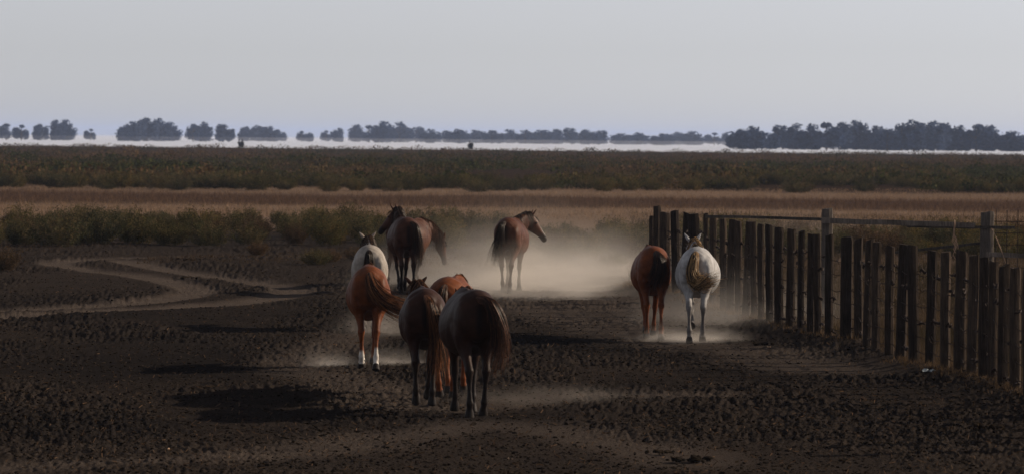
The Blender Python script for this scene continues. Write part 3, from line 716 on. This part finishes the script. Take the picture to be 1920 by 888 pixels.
# near belt: rows from front edge to back
cnt = {True: 0, False: 0}
def ordw(n):
    A = ['', 'first', 'second', 'third', 'fourth', 'fifth', 'sixth', 'seventh', 'eighth', 'ninth', 'tenth', 'eleventh', 'twelfth', 'thirteenth', 'fourteenth', 'fifteenth', 'sixteenth', 'seventeenth', 'eighteenth', 'nineteenth']
    if n < 20: return A[n]
    T = {2: 'twent', 3: 'thirt', 4: 'fort', 5: 'fift', 6: 'sixt', 7: 'sevent'}[n // 10]
    return T + 'ieth' if n % 10 == 0 else T + 'y-' + A[n % 10]
def front_edge(px):       # image row of the front foot of the near belt
    return np.interp(px, [-200, 0, 140, 200, 410, 450, 640, 700, 900, 1060, 1240, 1400, 1920, 2100], [463, 463, 461, 457, 461, 458, 461, 463, 470, 482, 486, 478, 486, 490])
row_off = [0, 8, 17, 27, 36]
for ri, ro in enumerate(row_off):
    px = -120 + rs.uniform(0, 20)
    while px < 2060:
        py = front_edge(px) - ro + rs.uniform(-3, 3)
        right = px > 1040
        
        p = at(px, py); step = FPX / p.y
        thin = .95 if px > 700 else 1.0
        sz = rs.uniform(.55, 1.12) * thin * (1.0 if ri < 4 else .92) * (1 + .12 * math.sin(px / 97.0))
        k = rs.choice([3, 1, 4, 3, 4]) if right and rs.random() < .6 else rs.choice([0, 2, 5, 1, 4, 0, 3])
        if ri == 0 and 0 < px < 1920:
            cnt[right] += 1
            lb = '%s shrub from the left in the front row of the %s' % (ordw(cnt[right]), 'dusty right-hand scrub' if right else 'near scrub belt')
        elif right: lb = 'greyish green shrub behind the front row of the dusty right-hand scrub'
        else: lb = NEARL
        place_shrub(px, py, sz, lb, 'dusty shrubs behind the fence and dust' if right else NEARG, k)
        px += step * rs.uniform(.95, 1.45)
# lone ones on the bare soil
for px, py, s, k, lb in [(593, 497, .62, 0, 'small green shrub alone on bare soil left of the herd'), (622, 492, .45, 3, 'low brownish tuft right of the small lone green shrub'),
                         (484, 480, .55, 3, 'low brown shrub just in front of the scrub belt'), (8, 508, .8, 3, 'brown shrub cut by the left edge of the photo'),
                         (662, 487, .45, 3, 'faint dry tuft close behind the pale horse'), (1150, 500, .5, 4, 'dusty low shrub between the herd and the fence end')]:
    place_shrub(px, py, s, lb, None, k, sz=.8)
# front row of the far scrub belt
def far_edge(px):
    return np.interp(px, [-200, 0, 500, 900, 1000, 1200, 1400, 1430, 1720, 1740, 1920, 2150], [352, 352, 357, 359, 358, 359, 355, 347, 349, 361, 363, 366])
FARL = 'dark shrub just behind the foremost ones of the far scrub'; fcnt = 0; FARG = 'dark shrubs along the front of the far scrub'
for ro in (0, 6):
    px = -100
    while px < 2040:
        py = far_edge(px) - ro + rs.uniform(-2, 2); p = at(px, py); step = FPX / p.y
        ql = rs.random() < .88; fl = FARL
        if ql and ro == 0 and 0 < px < 1920: fcnt += 1; fl = '%s dark shrub from the left along the front of the far scrub' % ordw(fcnt)
        if ql: place_shrub(px, py, rs.uniform(1.0, 1.6), fl, FARG, rs.choice([0, 2, 5, 1]), sz=.75)
        px += step * rs.uniform(.9, 1.7)
for px, py, s, lb in [(1497, 362, 1.5, 'isolated dark shrub on the straw field, left of two'), (1623, 360, 1.2, 'isolated low dark shrub on the straw field, right of two'),
                      (200, 357, .8, 'small dark shrub at the left rim of the straw field')]:
    place_shrub(px, py, s, lb, None, 2, sz=.6)

# deep scrub mass to the horizon
def clump_mass(name, spots, faces, cols_fn, mat, label, seed):
    g = np.random.default_rng(seed); n = len(spots); P = np.repeat(spots[:, :3], faces, 0); W = np.repeat(spots[:, 3], faces); H = np.repeat(spots[:, 4], faces)
    m = n * faces; a = g.uniform(0, 2 * np.pi, m); r = np.sqrt(g.random(m)); hz = g.random(m) ** .6
    env = np.sqrt(np.clip(1 - (r * .95) ** 2, 0, 1)) * .9 + .1
    c = P + np.stack([np.cos(a) * r * W / 2, np.sin(a) * r * W / 2, hz * env * H], 1)
    L = (.19 * H / .8 * g.uniform(.7, 1.6, m))[:, None]
    d1 = g.normal(0, .6, (m, 3)); d1[:, 2] = g.uniform(.2, 1.3, m); d1 /= np.linalg.norm(d1, axis=1)[:, None]
    d2 = np.cross(d1, g.normal(0, 1, (m, 3))); d2 /= np.linalg.norm(d2, axis=1)[:, None] + 1e-9
    V = np.stack([c, c + d1 * L * .5 - d2 * L * .4, c + d1 * L, c + d1 * L * .5 + d2 * L * .4], 1).reshape(-1, 3)
    col = np.repeat(np.repeat(cols_fn(spots[:, 0], spots[:, 1], g), faces, 0) * g.uniform(.55, 1.5, m)[:, None], 4, 0)
    o = link_mesh(name, np_mesh(name, V, np.arange(m * 4).reshape(-1, 4), False, col), mat); tag(o, label, kind='stuff'); return o
spots = []
g = np.random.default_rng(4)
for row in np.arange(0, 79, 0.8):
    y0 = 258 + 96 - row; d = FPX * CAMH / (y0 - 258); 
    if d > 960: break
    step = (1.0 + d / 700)
    xs = np.arange(-d * .20, d * .20, step); xs = xs + g.uniform(-.5, .5, len(xs)) * step; yy = d * (1 + g.uniform(-.006, .006, len(xs)))
    # irregular front edge: only behind the front row
    pxa = 960 + xs / d * FPX; fe = np.interp(pxa, [-200, 0, 500, 900, 1000, 1200, 1400, 1430, 1720, 1740, 1920, 2150], [352, 352, 357, 359, 358, 359, 355, 347, 349, 361, 363, 366])
    zf = FPX * CAMH / (fe - (258 + (pxa - 960) * math.tan(ROLL)))
    keep = (yy > zf) & (g.random(len(xs)) < .9) & (vnoise(xs / 14, yy / 40, 55) > (-.34 if d < 450 else -.5))
    hh = g.choice([.38, .5, .62, .85], len(xs)) * g.uniform(.9, 1.1, len(xs)) * (1 + .9 * vnoise(xs / 5, yy / 18, 51)) 
    ww = step * g.uniform(1.2, 2.0, len(xs))
    for a, b, c_, e, k in zip(xs, yy, ww, hh, keep):
        if k: spots.append((a, b, -.02, c_, e))
spots = np.array(spots)
def far_cols(x, y, g):
    G = np.array([.034, .040, .015]); Bc = np.array([.085, .058, .034]); 
    f = np.clip(.30 + 1.5 * vnoise(x / 12, y / 45, 52) + .5 * sstep(330, 620, y) + g.normal(0, .3, len(x)), 0, 1)[:, None]
    return G * (1 - f) + Bc * f
clump_mass('scrub', spots, 42, far_cols, M_leaf, 'low brown and green scrub reaching to the horizon', 8)
# two dark bushes on the skyline
for px, py, Yd, lb in [(452, 262, 950, 'tiny dark bush with two tips on the skyline at left'), (883, 266, 950, 'tiny dark bush on the skyline near the middle')]:
    p = at_depth(px, py, Yd); v, f, c = shrub_arrays(1.7, 1.9, 60, 30, .22, rs, [(.02, .018, .015)])
    o = link_mesh('bush', np_mesh('bush', v, f, False, c), M_leaf); o.location = (p.x, p.y, 0.15); tag(o, lb, 'bush')

# ------------------------------------------------------------------ dry grass
def grass_mass(name, X, Y, h, wd, cols, label, blades=3, lean=.25, seed=1):
    g = np.random.default_rng(seed); n = len(X) * blades; X = np.repeat(X, blades) + g.normal(0, .05, n); Y = np.repeat(Y, blades) + g.normal(0, .05, n)
    H = np.repeat(h, blades) * g.uniform(.6, 1.25, n); W = np.repeat(wd, blades); Z0 = ground_h(X, Y, False) - .03
    a = g.uniform(0, np.pi, n); dx, dy = np.cos(a) * W, np.sin(a) * W; lx, ly = g.normal(0, lean, n) * H, g.normal(0, lean, n) * H
    V = np.stack([np.stack([X - dx, Y - dy, Z0], 1), np.stack([X + dx, Y + dy, Z0], 1), np.stack([X + lx, Y + ly, Z0 + H], 1)], 1).reshape(-1, 3)
    col = np.repeat(np.repeat(cols, blades, 0) * g.uniform(.7, 1.35, n)[:, None], 3, 0)
    o = link_mesh(name, np_mesh(name, V, np.arange(n * 3).reshape(-1, 3), False, col), M_grass); tag(o, label, kind='stuff'); return o
g = np.random.default_rng(6)
def uniform_in_image(n, y0, y1, x0=-120, x1=2040):
    u = g.uniform(y0, y1, n); px = g.uniform(x0, x1, n); s = u - 258 - 0 * px; D = FPX * CAMH / s; return (px - 960) / FPX * D, D
Xg, Yg = uniform_in_image(26000, 349, 412)
bnd = (sstep(176, 186, Yg + 6 * vnoise(Xg / 25, Yg / 10, 31)) * (1 - sstep(205, 220, Yg + 6 * vnoise(Xg / 25, Yg / 10, 32))))[:, None]
cols = np.array([.20, .143, .107]) * (1 - bnd) + np.array([.10, .066, .050]) * bnd
hgt = g.uniform(.08, .22, len(Xg)) * (1 + .6 * bnd[:, 0])
grass_mass('grass', Xg, Yg, hgt, np.full(len(Xg), .016), cols, 'dry straw coloured grass between the two scrub belts')
# sparse dark weed stalks
# grass behind the timber fence and along its foot
Xg, Yg = uniform_in_image(60000, 395, 760, 1180, 2040)
xf = np.interp(Yg, [p[1] for p in FENCE_W[::-1]], [p[0] for p in FENCE_W[::-1]]); k = (Xg > xf + .2) & (Yg < 170)
Xg, Yg = Xg[k], Yg[k]
mixf = np.clip(.5 + vnoise(Xg / 2, Yg / 4, 61) * 1.3, 0, 1)[:, None]
cols = np.array([.085, .062, .043]) * mixf + np.array([.038, .032, .020]) * (1 - mixf)
grass_mass('grass', Xg, Yg, g.uniform(.08, .30, len(Xg)), np.full(len(Xg), .008), cols, 'dry grass and weeds in the paddock behind the timber fence', 3, seed=2)
t = g.random(3500); L = np.array(FENCE_W); seg = np.linspace(0, 1, len(L)); Xf = np.interp(t, seg, L[:, 0]) + g.normal(-.03, .16, 3500); Yf = np.interp(t, seg, L[:, 1]) + g.normal(0, .2, 3500)
k = vnoise(Xf / .5, Yf / 1.3, 63) > -.12; Xf, Yf = Xf[k], Yf[k]
grass_mass('grass', Xf, Yf, g.uniform(.03, .13, len(Xf)), np.full(len(Xf), .006), np.tile(np.array([.095, .067, .045]), (len(Xf), 1)), 'dry tufts of grass along the foot of the timber fence', 4, .5, 3)
# thin tufts at the far rim of the bare soil
Xg, Yg = uniform_in_image(5000, 458, 500, -120, 1250); k = vnoise(Xg / 4, Yg / 9, 64) > .05
grass_mass('grass', Xg[k], Yg[k], g.uniform(.04, .14, k.sum()), np.full(k.sum(), .01), np.tile(np.array([.08, .055, .038]), (k.sum(), 1)), 'thin dry tufts at the far rim of the bare soil', 4, .5, 4)

# ------------------------------------------------------------------ clods, straw, dung
ico_v = None
def lump_mass(name, X, Y, size, cols, label, flat=.7, seed=1, fine=True):
    g = np.random.default_rng(seed)
    t = (1 + 5 ** .5) / 2
    v = np.array([(-1, t, 0), (1, t, 0), (-1, -t, 0), (1, -t, 0), (0, -1, t), (0, 1, t), (0, -1, -t), (0, 1, -t), (t, 0, -1), (t, 0, 1), (-t, 0, -1), (-t, 0, 1)]) / 1.9
    f = np.array([(0, 11, 5), (0, 5, 1), (0, 1, 7), (0, 7, 10), (0, 10, 11), (1, 5, 9), (5, 11, 4), (11, 10, 2), (10, 7, 6), (7, 1, 8), (3, 9, 4), (3, 4, 2), (3, 2, 6), (3, 6, 8), (3, 8, 9), (4, 9, 5), (2, 4, 11), (6, 2, 10), (8, 6, 7), (9, 8, 1)])
    n = len(X); Z0 = ground_h(X, Y, fine)
    sc_ = size[:, None] * np.stack([g.uniform(.7, 1.5, n), g.uniform(.7, 1.4, n), g.uniform(.5, 1.1, n) * flat], 1)
    V = v[None] * g.uniform(.65, 1.3, (n, 12, 1)) * sc_[:, None, :]
    a = g.uniform(0, 6.28, n); ca, sa = np.cos(a)[:, None], np.sin(a)[:, None]
    V = np.stack([V[:, :, 0] * ca - V[:, :, 1] * sa, V[:, :, 0] * sa + V[:, :, 1] * ca, V[:, :, 2]], 2)
    V += np.stack([X, Y, Z0 + size * .25], 1)[:, None, :]
    F = (f[None] + (np.arange(n) * 12)[:, None, None]).reshape(-1, 3)
    o = link_mesh(name, np_mesh(name, V.reshape(-1, 3), F, False, np.repeat(cols, 12, 0)), M_clod)
    if label: tag(o, label, kind='stuff')
    return o
Xc, Yc = uniform_in_image(60000, 470, 900, -150, 2050)
tr = np.zeros(len(Xc))
for p, wd in TRACKS: tr = np.maximum(tr, 1 - sstep(wd, wd * 1.6, seg_dist(Xc, Yc, p)))
for p, wd in PATHS: tr = np.maximum(tr, .7 * (1 - sstep(wd * .5, wd * 1.6, seg_dist(Xc, Yc, p))))
k = (g.random(len(Xc)) > tr) & (vnoise(Xc / 1.1, Yc / 2, 71) > -.3); Xc, Yc = Xc[k], Yc[k]
sz = .006 + .020 * g.random(len(Xc)) ** 3
lump_mass('dirt_clods', Xc, Yc, sz, (np.array([.019, .0155, .0135]) * g.uniform(.4, 2.4, len(Xc))[:, None]), 'crumbly dark clods and dung scattered over the soil', seed=5)
# straw flecks
def fleck_mass(n, label, seed):
    g = np.random.default_rng(seed); Xs, Ys = uniform_in_image(n, 480, 900, -150, 2050); Z0 = ground_h(Xs, Ys) + .012
    a = g.uniform(0, 3.14, n); L = g.uniform(.01, .045, n); W = g.uniform(.002, .005, n); dz = g.uniform(0, .03, n)
    d = np.stack([np.cos(a) * L, np.sin(a) * L, dz], 1); wv = np.stack([-np.sin(a) * W, np.cos(a) * W, W], 1); c = np.stack([Xs, Ys, Z0], 1)
    V = np.stack([c - d - wv, c + d - wv, c + d + wv, c - d + wv], 1).reshape(-1, 3)
    col = np.repeat(np.array([.09, .06, .042]) * g.uniform(.25, 1.0, n)[:, None] ** 1.5 * 1.6, 4, 0)
    o = link_mesh('straw', np_mesh('straw', V, np.arange(n * 4).reshape(-1, 4), False, col), M_grass); tag(o, label, kind='stuff')
fleck_mass(5200, 'bits of straw and dead stalk littering the dark soil', 12)
# individual dung heaps
def dung(px, py, s, label, n=14, seed=0, wide=2.2, light=False):
    r_ = random.Random(seed); p = at(px, py); X = np.array([r_.gauss(0, s * wide * .5) for _ in range(n)]); Y = np.array([r_.gauss(0, s * wide * .5) for _ in range(n)])
    A_ = np.random.default_rng(seed); sizes = A_.uniform(.35, .6, n) * s
    o = lump_mass('dung_heap', X * 0 + p.x + X, p.y + Y, sizes, np.tile(np.array([.02, .016, .013]) if not light else np.array([.3, .22, .17]), (n, 1)) * A_.uniform(.7, 1.4, n)[:, None], None, .9, seed, False)
    o['label'] = label; o['category'] = 'dung heap' if not light else 'stone'
    if light: o.name = 'stone'
DH = [(402, 726, .07, 'black dung heap alone on the soil left of the herd'), (30, 737, .07, 'dark dung heap with pale straw at far left'), (610, 577, .09, 'dung mound left of the chestnut horse with white socks'),
      (352, 519, .10, 'longish black dung heap between the two vehicle tracks'), (350, 489, .10, 'black dung heap beyond the upper bend of the track'), (1290, 862, .085, 'largest black dung heap at the bottom right of the middle'),
      (1648, 832, .07, 'black dung heap in the lower right with two lumps'), (1845, 800, .08, 'dung heap with pale flecks near the right edge'), (145, 610, .06, 'small black heap just below the vehicle tracks'),
      (160, 588, .06, 'flat black heap on the lower edge of the track'), (90, 628, .05, 'row of small black lumps far left'), (1240, 848, .05, 'small black lump left of the largest heap'),
      (1430, 646, .07, 'dark clod heap right of the white horse'), (1490, 632, .07, 'dark clod heap below the timber fence')]
for i, (a, b, s, lb) in enumerate(DH): dung(a, b, s, lb, 16, 20 + i)
dung(955, 859, .022, 'pale flat stone in the middle foreground', 3, 60, 2.5, True)
dung(1443, 651, .03, 'pale straw coloured lump right of the white horse', 3, 61, 1.5, True)
dung(314, 842, .025, 'pale bit of stone at lower left', 1, 62, 1.5, True)
# scrap of pale plastic at the fence foot
p = at(1742, 713); me = bpy.data.meshes.new('plastic_scrap'); V = []; F = []
r_ = random.Random(4)
for i in range(6):
    for j in range(4): V.append((i * .035 - .09 + r_.uniform(-.01, .01), j * .035 - .05, .03 + r_.uniform(0, .05)))
for i in range(5):
    for j in range(3): F.append((i * 4 + j, i * 4 + j + 1, i * 4 + j + 5, i * 4 + j + 4))
me.from_pydata(V, [], F); o = link_mesh('plastic_scrap', me, plain('pale_plastic', (.30, .34, .36), .4)); o.location = (p.x, p.y, gz(p.x, p.y) + .06); tag(o, 'crumpled pale blue plastic scrap at the foot of the fence', 'litter')

# ------------------------------------------------------------------ far trees
def tree_proto(w_, h_, seed, lift=.12, lobes=9):
    r_ = random.Random(seed); gg = np.random.default_rng(seed); V = []; C = []
    Ls = []
    for k in range(lobes):
        a = r_.uniform(0, 6.28); rr = math.sqrt(r_.random()) * .36 * w_; top = h_ * r_.uniform(.55, .9) * (1 - .45 * (rr / (.5 * w_)) ** 2)
        ra = w_ * r_.uniform(.12, .2)
        bot = h_ * (.18 * (rr / (.42 * w_)) ** 2 + lift)
        for z in np.arange(bot + ra * .6, max(top, bot + ra * 1.6), ra * .9): Ls.append((rr * math.cos(a), rr * math.sin(a), z, ra * r_.uniform(.8, 1.15), ra * 1.1))
    Ls.append((w_ * r_.uniform(-.1, .1), 0, h_ * .84, w_ * .16, h_ * .12))
    n = 2300; ch = gg.integers(0, len(Ls), n); LA = np.array(Ls)[ch]
    d = gg.normal(0, 1, (n, 3)); d /= np.linalg.norm(d, axis=1)[:, None]; rad = gg.random(n) ** .45
    c = LA[:, :3] + d * rad[:, None] * np.stack([LA[:, 3], LA[:, 3], LA[:, 4]], 1)
    S = gg.uniform(.35, .95, n)[:, None] * h_ / 15
    a1 = gg.normal(0, 1, (n, 3)); a1 /= np.linalg.norm(a1, axis=1)[:, None]; a2 = np.cross(a1, gg.normal(0, 1, (n, 3))); a2 /= np.linalg.norm(a2, axis=1)[:, None]
    V = np.stack([c - a1 * S, c - a2 * S * .7, c + a1 * S, c + a2 * S * .7], 1).reshape(-1, 3)
    V[:, 2] = np.maximum(V[:, 2], 0.0)
    col = np.repeat(np.array([.050, .078, .155]) * gg.uniform(.7, 1.3, n)[:, None], 4, 0)  # blue of the distance haze painted into the leaf colour
    crown = np_mesh('crown', V, np.arange(n * 4).reshape(-1, 4), False, col); crown.materials.append(M_leaf)
    parts = [tube([Vector((0, 0, -.3)), Vector((w_ * .01, 0, h_ * .25)), Vector((0, 0, h_ * .55)), Vector((w_ * .03, 0, h_ * .8))], [h_ * .028, h_ * .022, h_ * .014, h_ * .006], 8)]
    for k in range(7):
        a = r_.uniform(0, 6.28); z0 = h_ * r_.uniform(.2, .5); e = Vector((math.cos(a) * w_ * .3, math.sin(a) * w_ * .3, z0 + h_ * r_.uniform(.15, .3)))
        parts.append(tube([Vector((0, 0, z0)), e * .5 + Vector((0, 0, z0 * .5)), e], [h_ * .012, h_ * .008, h_ * .003], 5))
    VV = []; FF = []
    for v, f in parts:
        o = len(VV); VV += v; FF += [tuple(i + o for i in q) for q in f]
    tm = bpy.data.meshes.new('trunk'); tm.from_pydata(VV, [], FF); tm.update(); tm.materials.append(M_bark)
    return crown, tm
TP = [tree_proto(12, 15, 50 + i, lift=[.02, .05, .0, .03, .06, .0][i], lobes=[9, 7, 12, 10, 8, 11][i]) for i in range(6)]
ORD = ['first', 'second', 'third', 'fourth', 'fifth', 'sixth', 'seventh', 'eighth', 'ninth', 'tenth', 'eleventh', 'twelfth', 'thirteenth', 'fourteenth', 'fifteenth', 'sixteenth', 'seventeenth', 'eighteenth', 'nineteenth', 'twentieth']
CL = [('in the two pale clumps at the far left horizon', [(12, 36, 229), (40, 25, 232), (75, 30, 230), (102, 34, 222), (124, 30, 221)]),
      ('in the big clump left of the skyline bush', [(230, 28, 235), (252, 36, 225), (275, 42, 217), (298, 40, 219), (320, 34, 226)]),
      ('in the pair standing over the leftmost skyline bush', [(362, 28, 230), (382, 30, 226), (418, 42, 231)]),
      ('in the loose string left of the middle grove', [(170, 18, 240), (462, 32, 235), (485, 38, 233), (508, 34, 235), (531, 16, 246), (565, 18, 244), (580, 16, 247), (611, 18, 243), (638, 26, 238)]),
      ('in the tall grove just left of centre', [(672, 34, 231), (692, 36, 232), (716, 42, 225), (750, 42, 226), (780, 40, 236), (806, 34, 240)]),
      ('in the long low row across the middle horizon', [(836, 38, 243), (860, 36, 240), (892, 40, 242), (922, 42, 243), (952, 44, 241), (985, 44, 242), (1015, 42, 241), (1045, 42, 240), (1072, 40, 238), (1098, 42, 241), (1124, 36, 243)]),
      ('in the faint low row right of the middle', [(1165, 36, 248), (1195, 40, 247), (1240, 42, 249), (1270, 38, 246), (1300, 38, 244), (1339, 26, 247), (1362, 18, 246)]),
      ('in the dense right horizon wood', [(1388, 36, 239), (1408, 46, 234), (1445, 26, 247), (1468, 42, 232), (1495, 42, 228), (1522, 42, 229), (1550, 42, 226), (1578, 44, 225), (1605, 42, 222), (1640, 42, 233), (1664, 40, 237), (1690, 40, 228), (1714, 46, 221), (1748, 48, 223), (1775, 44, 227), (1802, 40, 232), (1830, 44, 230), (1860, 46, 231), (1900, 48, 243), (1938, 48, 240), (1980, 48, 236)])]
rs = random.Random(9)
def hz(px): return 258 + (px - 960) * math.tan(ROLL)
for phrase, lst in CL:
    lst = sorted(lst)
    for i, (px, wpx, top) in enumerate(lst):
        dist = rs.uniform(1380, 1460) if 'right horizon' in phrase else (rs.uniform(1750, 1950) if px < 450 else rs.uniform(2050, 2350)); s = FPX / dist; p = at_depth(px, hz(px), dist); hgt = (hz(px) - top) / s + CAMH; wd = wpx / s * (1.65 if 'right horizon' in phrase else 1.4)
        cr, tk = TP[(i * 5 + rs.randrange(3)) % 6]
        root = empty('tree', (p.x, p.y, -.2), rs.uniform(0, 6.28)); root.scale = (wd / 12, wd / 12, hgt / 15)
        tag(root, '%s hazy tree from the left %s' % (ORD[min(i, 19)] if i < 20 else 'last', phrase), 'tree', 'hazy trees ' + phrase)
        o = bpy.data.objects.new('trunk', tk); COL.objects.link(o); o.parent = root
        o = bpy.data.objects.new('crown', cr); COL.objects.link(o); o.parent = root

# ------------------------------------------------------------------ haze and dust
def box_mesh(name, x0, x1, y0, y1, z0, z1):
    V = [(x, y, z) for z in (z0, z1) for y in (y0, y1) for x in (x0, x1)]
    F = [(0, 2, 3, 1), (4, 5, 7, 6), (0, 1, 5, 4), (2, 6, 7, 3), (0, 4, 6, 2), (1, 3, 7, 5)]
    me = bpy.data.meshes.new(name); me.from_pydata(V, [], F); me.update(); return me
mh = bpy.data.materials.new('haze'); mh.use_nodes = True; t = mh.node_tree; t.nodes.clear()
o_ = t.nodes.new('ShaderNodeOutputMaterial'); v_ = t.nodes.new('ShaderNodeVolumePrincipled'); v_.inputs['Color'].default_value = (.51, .63, .92, 1); v_.inputs['Density'].default_value = 1.15e-4; v_.inputs['Anisotropy'].default_value = .1
t.links.new(v_.outputs[0], o_.inputs['Volume'])
for top_, dn_ in ((2.2, 2.5e-4),):
    mm = bpy.data.materials.new('shimmer'); mm.use_nodes = True; t2 = mm.node_tree; t2.nodes.clear()
    o2 = t2.nodes.new('ShaderNodeOutputMaterial'); v2 = t2.nodes.new('ShaderNodeVolumePrincipled'); v2.inputs['Color'].default_value = (.95, .96, 1, 1); v2.inputs['Density'].default_value = dn_
    t2.links.new(v2.outputs[0], o2.inputs['Volume'])
    tag(link_mesh('mist', box_mesh('mist', -1800, 1800, 1650 + top_, 2700 + top_, -.6 - top_ * .01, top_), mm), 'low white heat shimmer over the far flat', kind='stuff')
haze = link_mesh('haze', box_mesh('haze', -2600, 2600, -70, 14100, -1.35, 28), mh); tag(haze, 'thin blue haze over the whole plain', kind='stuff')

def dust(px, py, rx, ry, rz, dens, label, seed, hollow=0.0, scale=1.6, zc=0.0, drop=1.6):
    """billow of dust: soft ellipsoid broken up by noise; box with its own volume"""
    p = at(px, py); m = bpy.data.materials.new('dust'); m.use_nodes = True; t = m.node_tree; t.nodes.clear()
    o_ = t.nodes.new('ShaderNodeOutputMaterial'); v_ = t.nodes.new('ShaderNodeVolumePrincipled'); v_.inputs['Color'].default_value = (.93, .86, .78, 1); v_.inputs['Anisotropy'].default_value = .25
    tc = t.nodes.new('ShaderNodeTexCoord')
    sep = t.nodes.new('ShaderNodeVectorMath'); sep.operation = 'DIVIDE'; t.links.new(tc.outputs['Object'], sep.inputs[0]); sep.inputs[1].default_value = (rx, ry, rz)
    ln = t.nodes.new('ShaderNodeVectorMath'); ln.operation = 'LENGTH'; t.links.new(sep.outputs[0], ln.inputs[0])
    fo = t.nodes.new('ShaderNodeMapRange'); fo.interpolation_type = 'SMOOTHSTEP'; wn = t.nodes.new('ShaderNodeTexNoise'); wn.inputs['Scale'].default_value = scale * .9; wn.inputs['Detail'].default_value = 3; t.links.new(tc.outputs['Object'], wn.inputs['Vector'])
    wm = t.nodes.new('ShaderNodeMath'); wm.operation = 'MULTIPLY_ADD'; t.links.new(wn.outputs['Fac'], wm.inputs[0]); wm.inputs[1].default_value = 1.1; wm.inputs[2].default_value = -.42
    wa_ = t.nodes.new('ShaderNodeMath'); wa_.operation = 'ADD'; t.links.new(ln.outputs['Value'], wa_.inputs[0]); t.links.new(wm.outputs[0], wa_.inputs[1]); t.links.new(wa_.outputs[0], fo.inputs[0]); fo.inputs[1].default_value = 1.0; fo.inputs[2].default_value = 0.1; fo.inputs[3].default_value = 0; fo.inputs[4].default_value = 1
    nz = t.nodes.new('ShaderNodeTexNoise'); nz.noise_dimensions = '4D'; nz.inputs['W'].default_value = seed * 3.7; nz.inputs['Scale'].default_value = scale * 1.2; mpn = t.nodes.new('ShaderNodeMapping'); mpn.inputs['Rotation'].default_value = (0, R(24), 0); mpn.inputs['Scale'].default_value = (.55, .9, 1.9); t.links.new(tc.outputs['Object'], mpn.inputs['Vector']); nz.inputs['Detail'].default_value = 4; nz.inputs['Roughness'].default_value = .6; t.links.new(mpn.outputs[0], nz.inputs['Vector'])
    nm = t.nodes.new('ShaderNodeMapRange'); t.links.new(nz.outputs['Fac'], nm.inputs[0]); nm.inputs[1].default_value = .40; nm.inputs[2].default_value = .66; nm.inputs[3].default_value = .10; nm.inputs[4].default_value = 1.7
    sz_ = t.nodes.new('ShaderNodeSeparateXYZ'); t.links.new(sep.outputs[0], sz_.inputs[0])
    pw = t.nodes.new('ShaderNodeMapRange'); t.links.new(sz_.outputs[2], pw.inputs[0]); pw.inputs[1].default_value = 0; pw.inputs[2].default_value = 1; pw.inputs[3].default_value = 1; pw.inputs[4].default_value = 0
    p2 = t.nodes.new('ShaderNodeMath'); p2.operation = 'POWER'; t.links.new(pw.outputs[0], p2.inputs[0]); p2.inputs[1].default_value = drop
    a = t.nodes.new('ShaderNodeMath'); a.operation = 'MULTIPLY'; t.links.new(fo.outputs[0], a.inputs[0]); t.links.new(nm.outputs[0], a.inputs[1])
    b = t.nodes.new('ShaderNodeMath'); b.operation = 'MULTIPLY'; t.links.new(a.outputs[0], b.inputs[0]); t.links.new(p2.outputs[0], b.inputs[1])
    c = t.nodes.new('ShaderNodeMath'); c.operation = 'MULTIPLY'; t.links.new(b.outputs[0], c.inputs[0]); c.inputs[1].default_value = dens
    t.links.new(c.outputs[0], v_.inputs['Density']); t.links.new(v_.outputs[0], o_.inputs['Volume'])
    o = link_mesh('dust', box_mesh('dust', -rx, rx, -ry, ry, -.28, rz), m); o.location = (p.x, p.y, zc); tag(o, label, kind='stuff'); return o
dust(1000, 545, 3.4, 7.0, 2.1, .62, 'bright backlit dust cloud around the bay horse', 1, scale=.8)
dust(1040, 500, 6.5, 14, 3.2, .035, 'thin veil of dust drifting behind the herd', 2, scale=.4)
dust(800, 535, 2.6, 4.5, 1.7, .16, 'dust rising around the two left far horses', 3, scale=1.0)
dust(1295, 636, 1.35, 1.6, .45, 1.1, 'low dust kicked up by the white and chestnut horses', 4, scale=2.5)
dust(618, 683, .62, .9, .42, .9, 'small puff of dust left of the chestnut horse hooves', 5, scale=3)
dust(745, 683, .80, .9, .46, .8, 'small puff of dust right of the chestnut horse hooves', 6, scale=3)
dust(1040, 745, 2.4, 2.6, .30, .07, 'thin low dust right of the nearest horse', 7, scale=1.8)
dust(735, 618, 1.3, 2.4, .8, .22, 'dust between the pale horse and the dark bay', 8, scale=1.6)
dust(1400, 600, 3.2, 7.0, 1.5, .12, 'thin dust along the timber fence', 9, scale=.9)
dust(1130, 515, 3.0, 9.0, 1.5, .16, 'lit dust trailing from the bay horse towards the fence', 10, scale=.7)
dust(1480, 470, 5.0, 12.0, 2.2, .022, 'faint dust hanging behind the timber fence', 11, scale=.4)
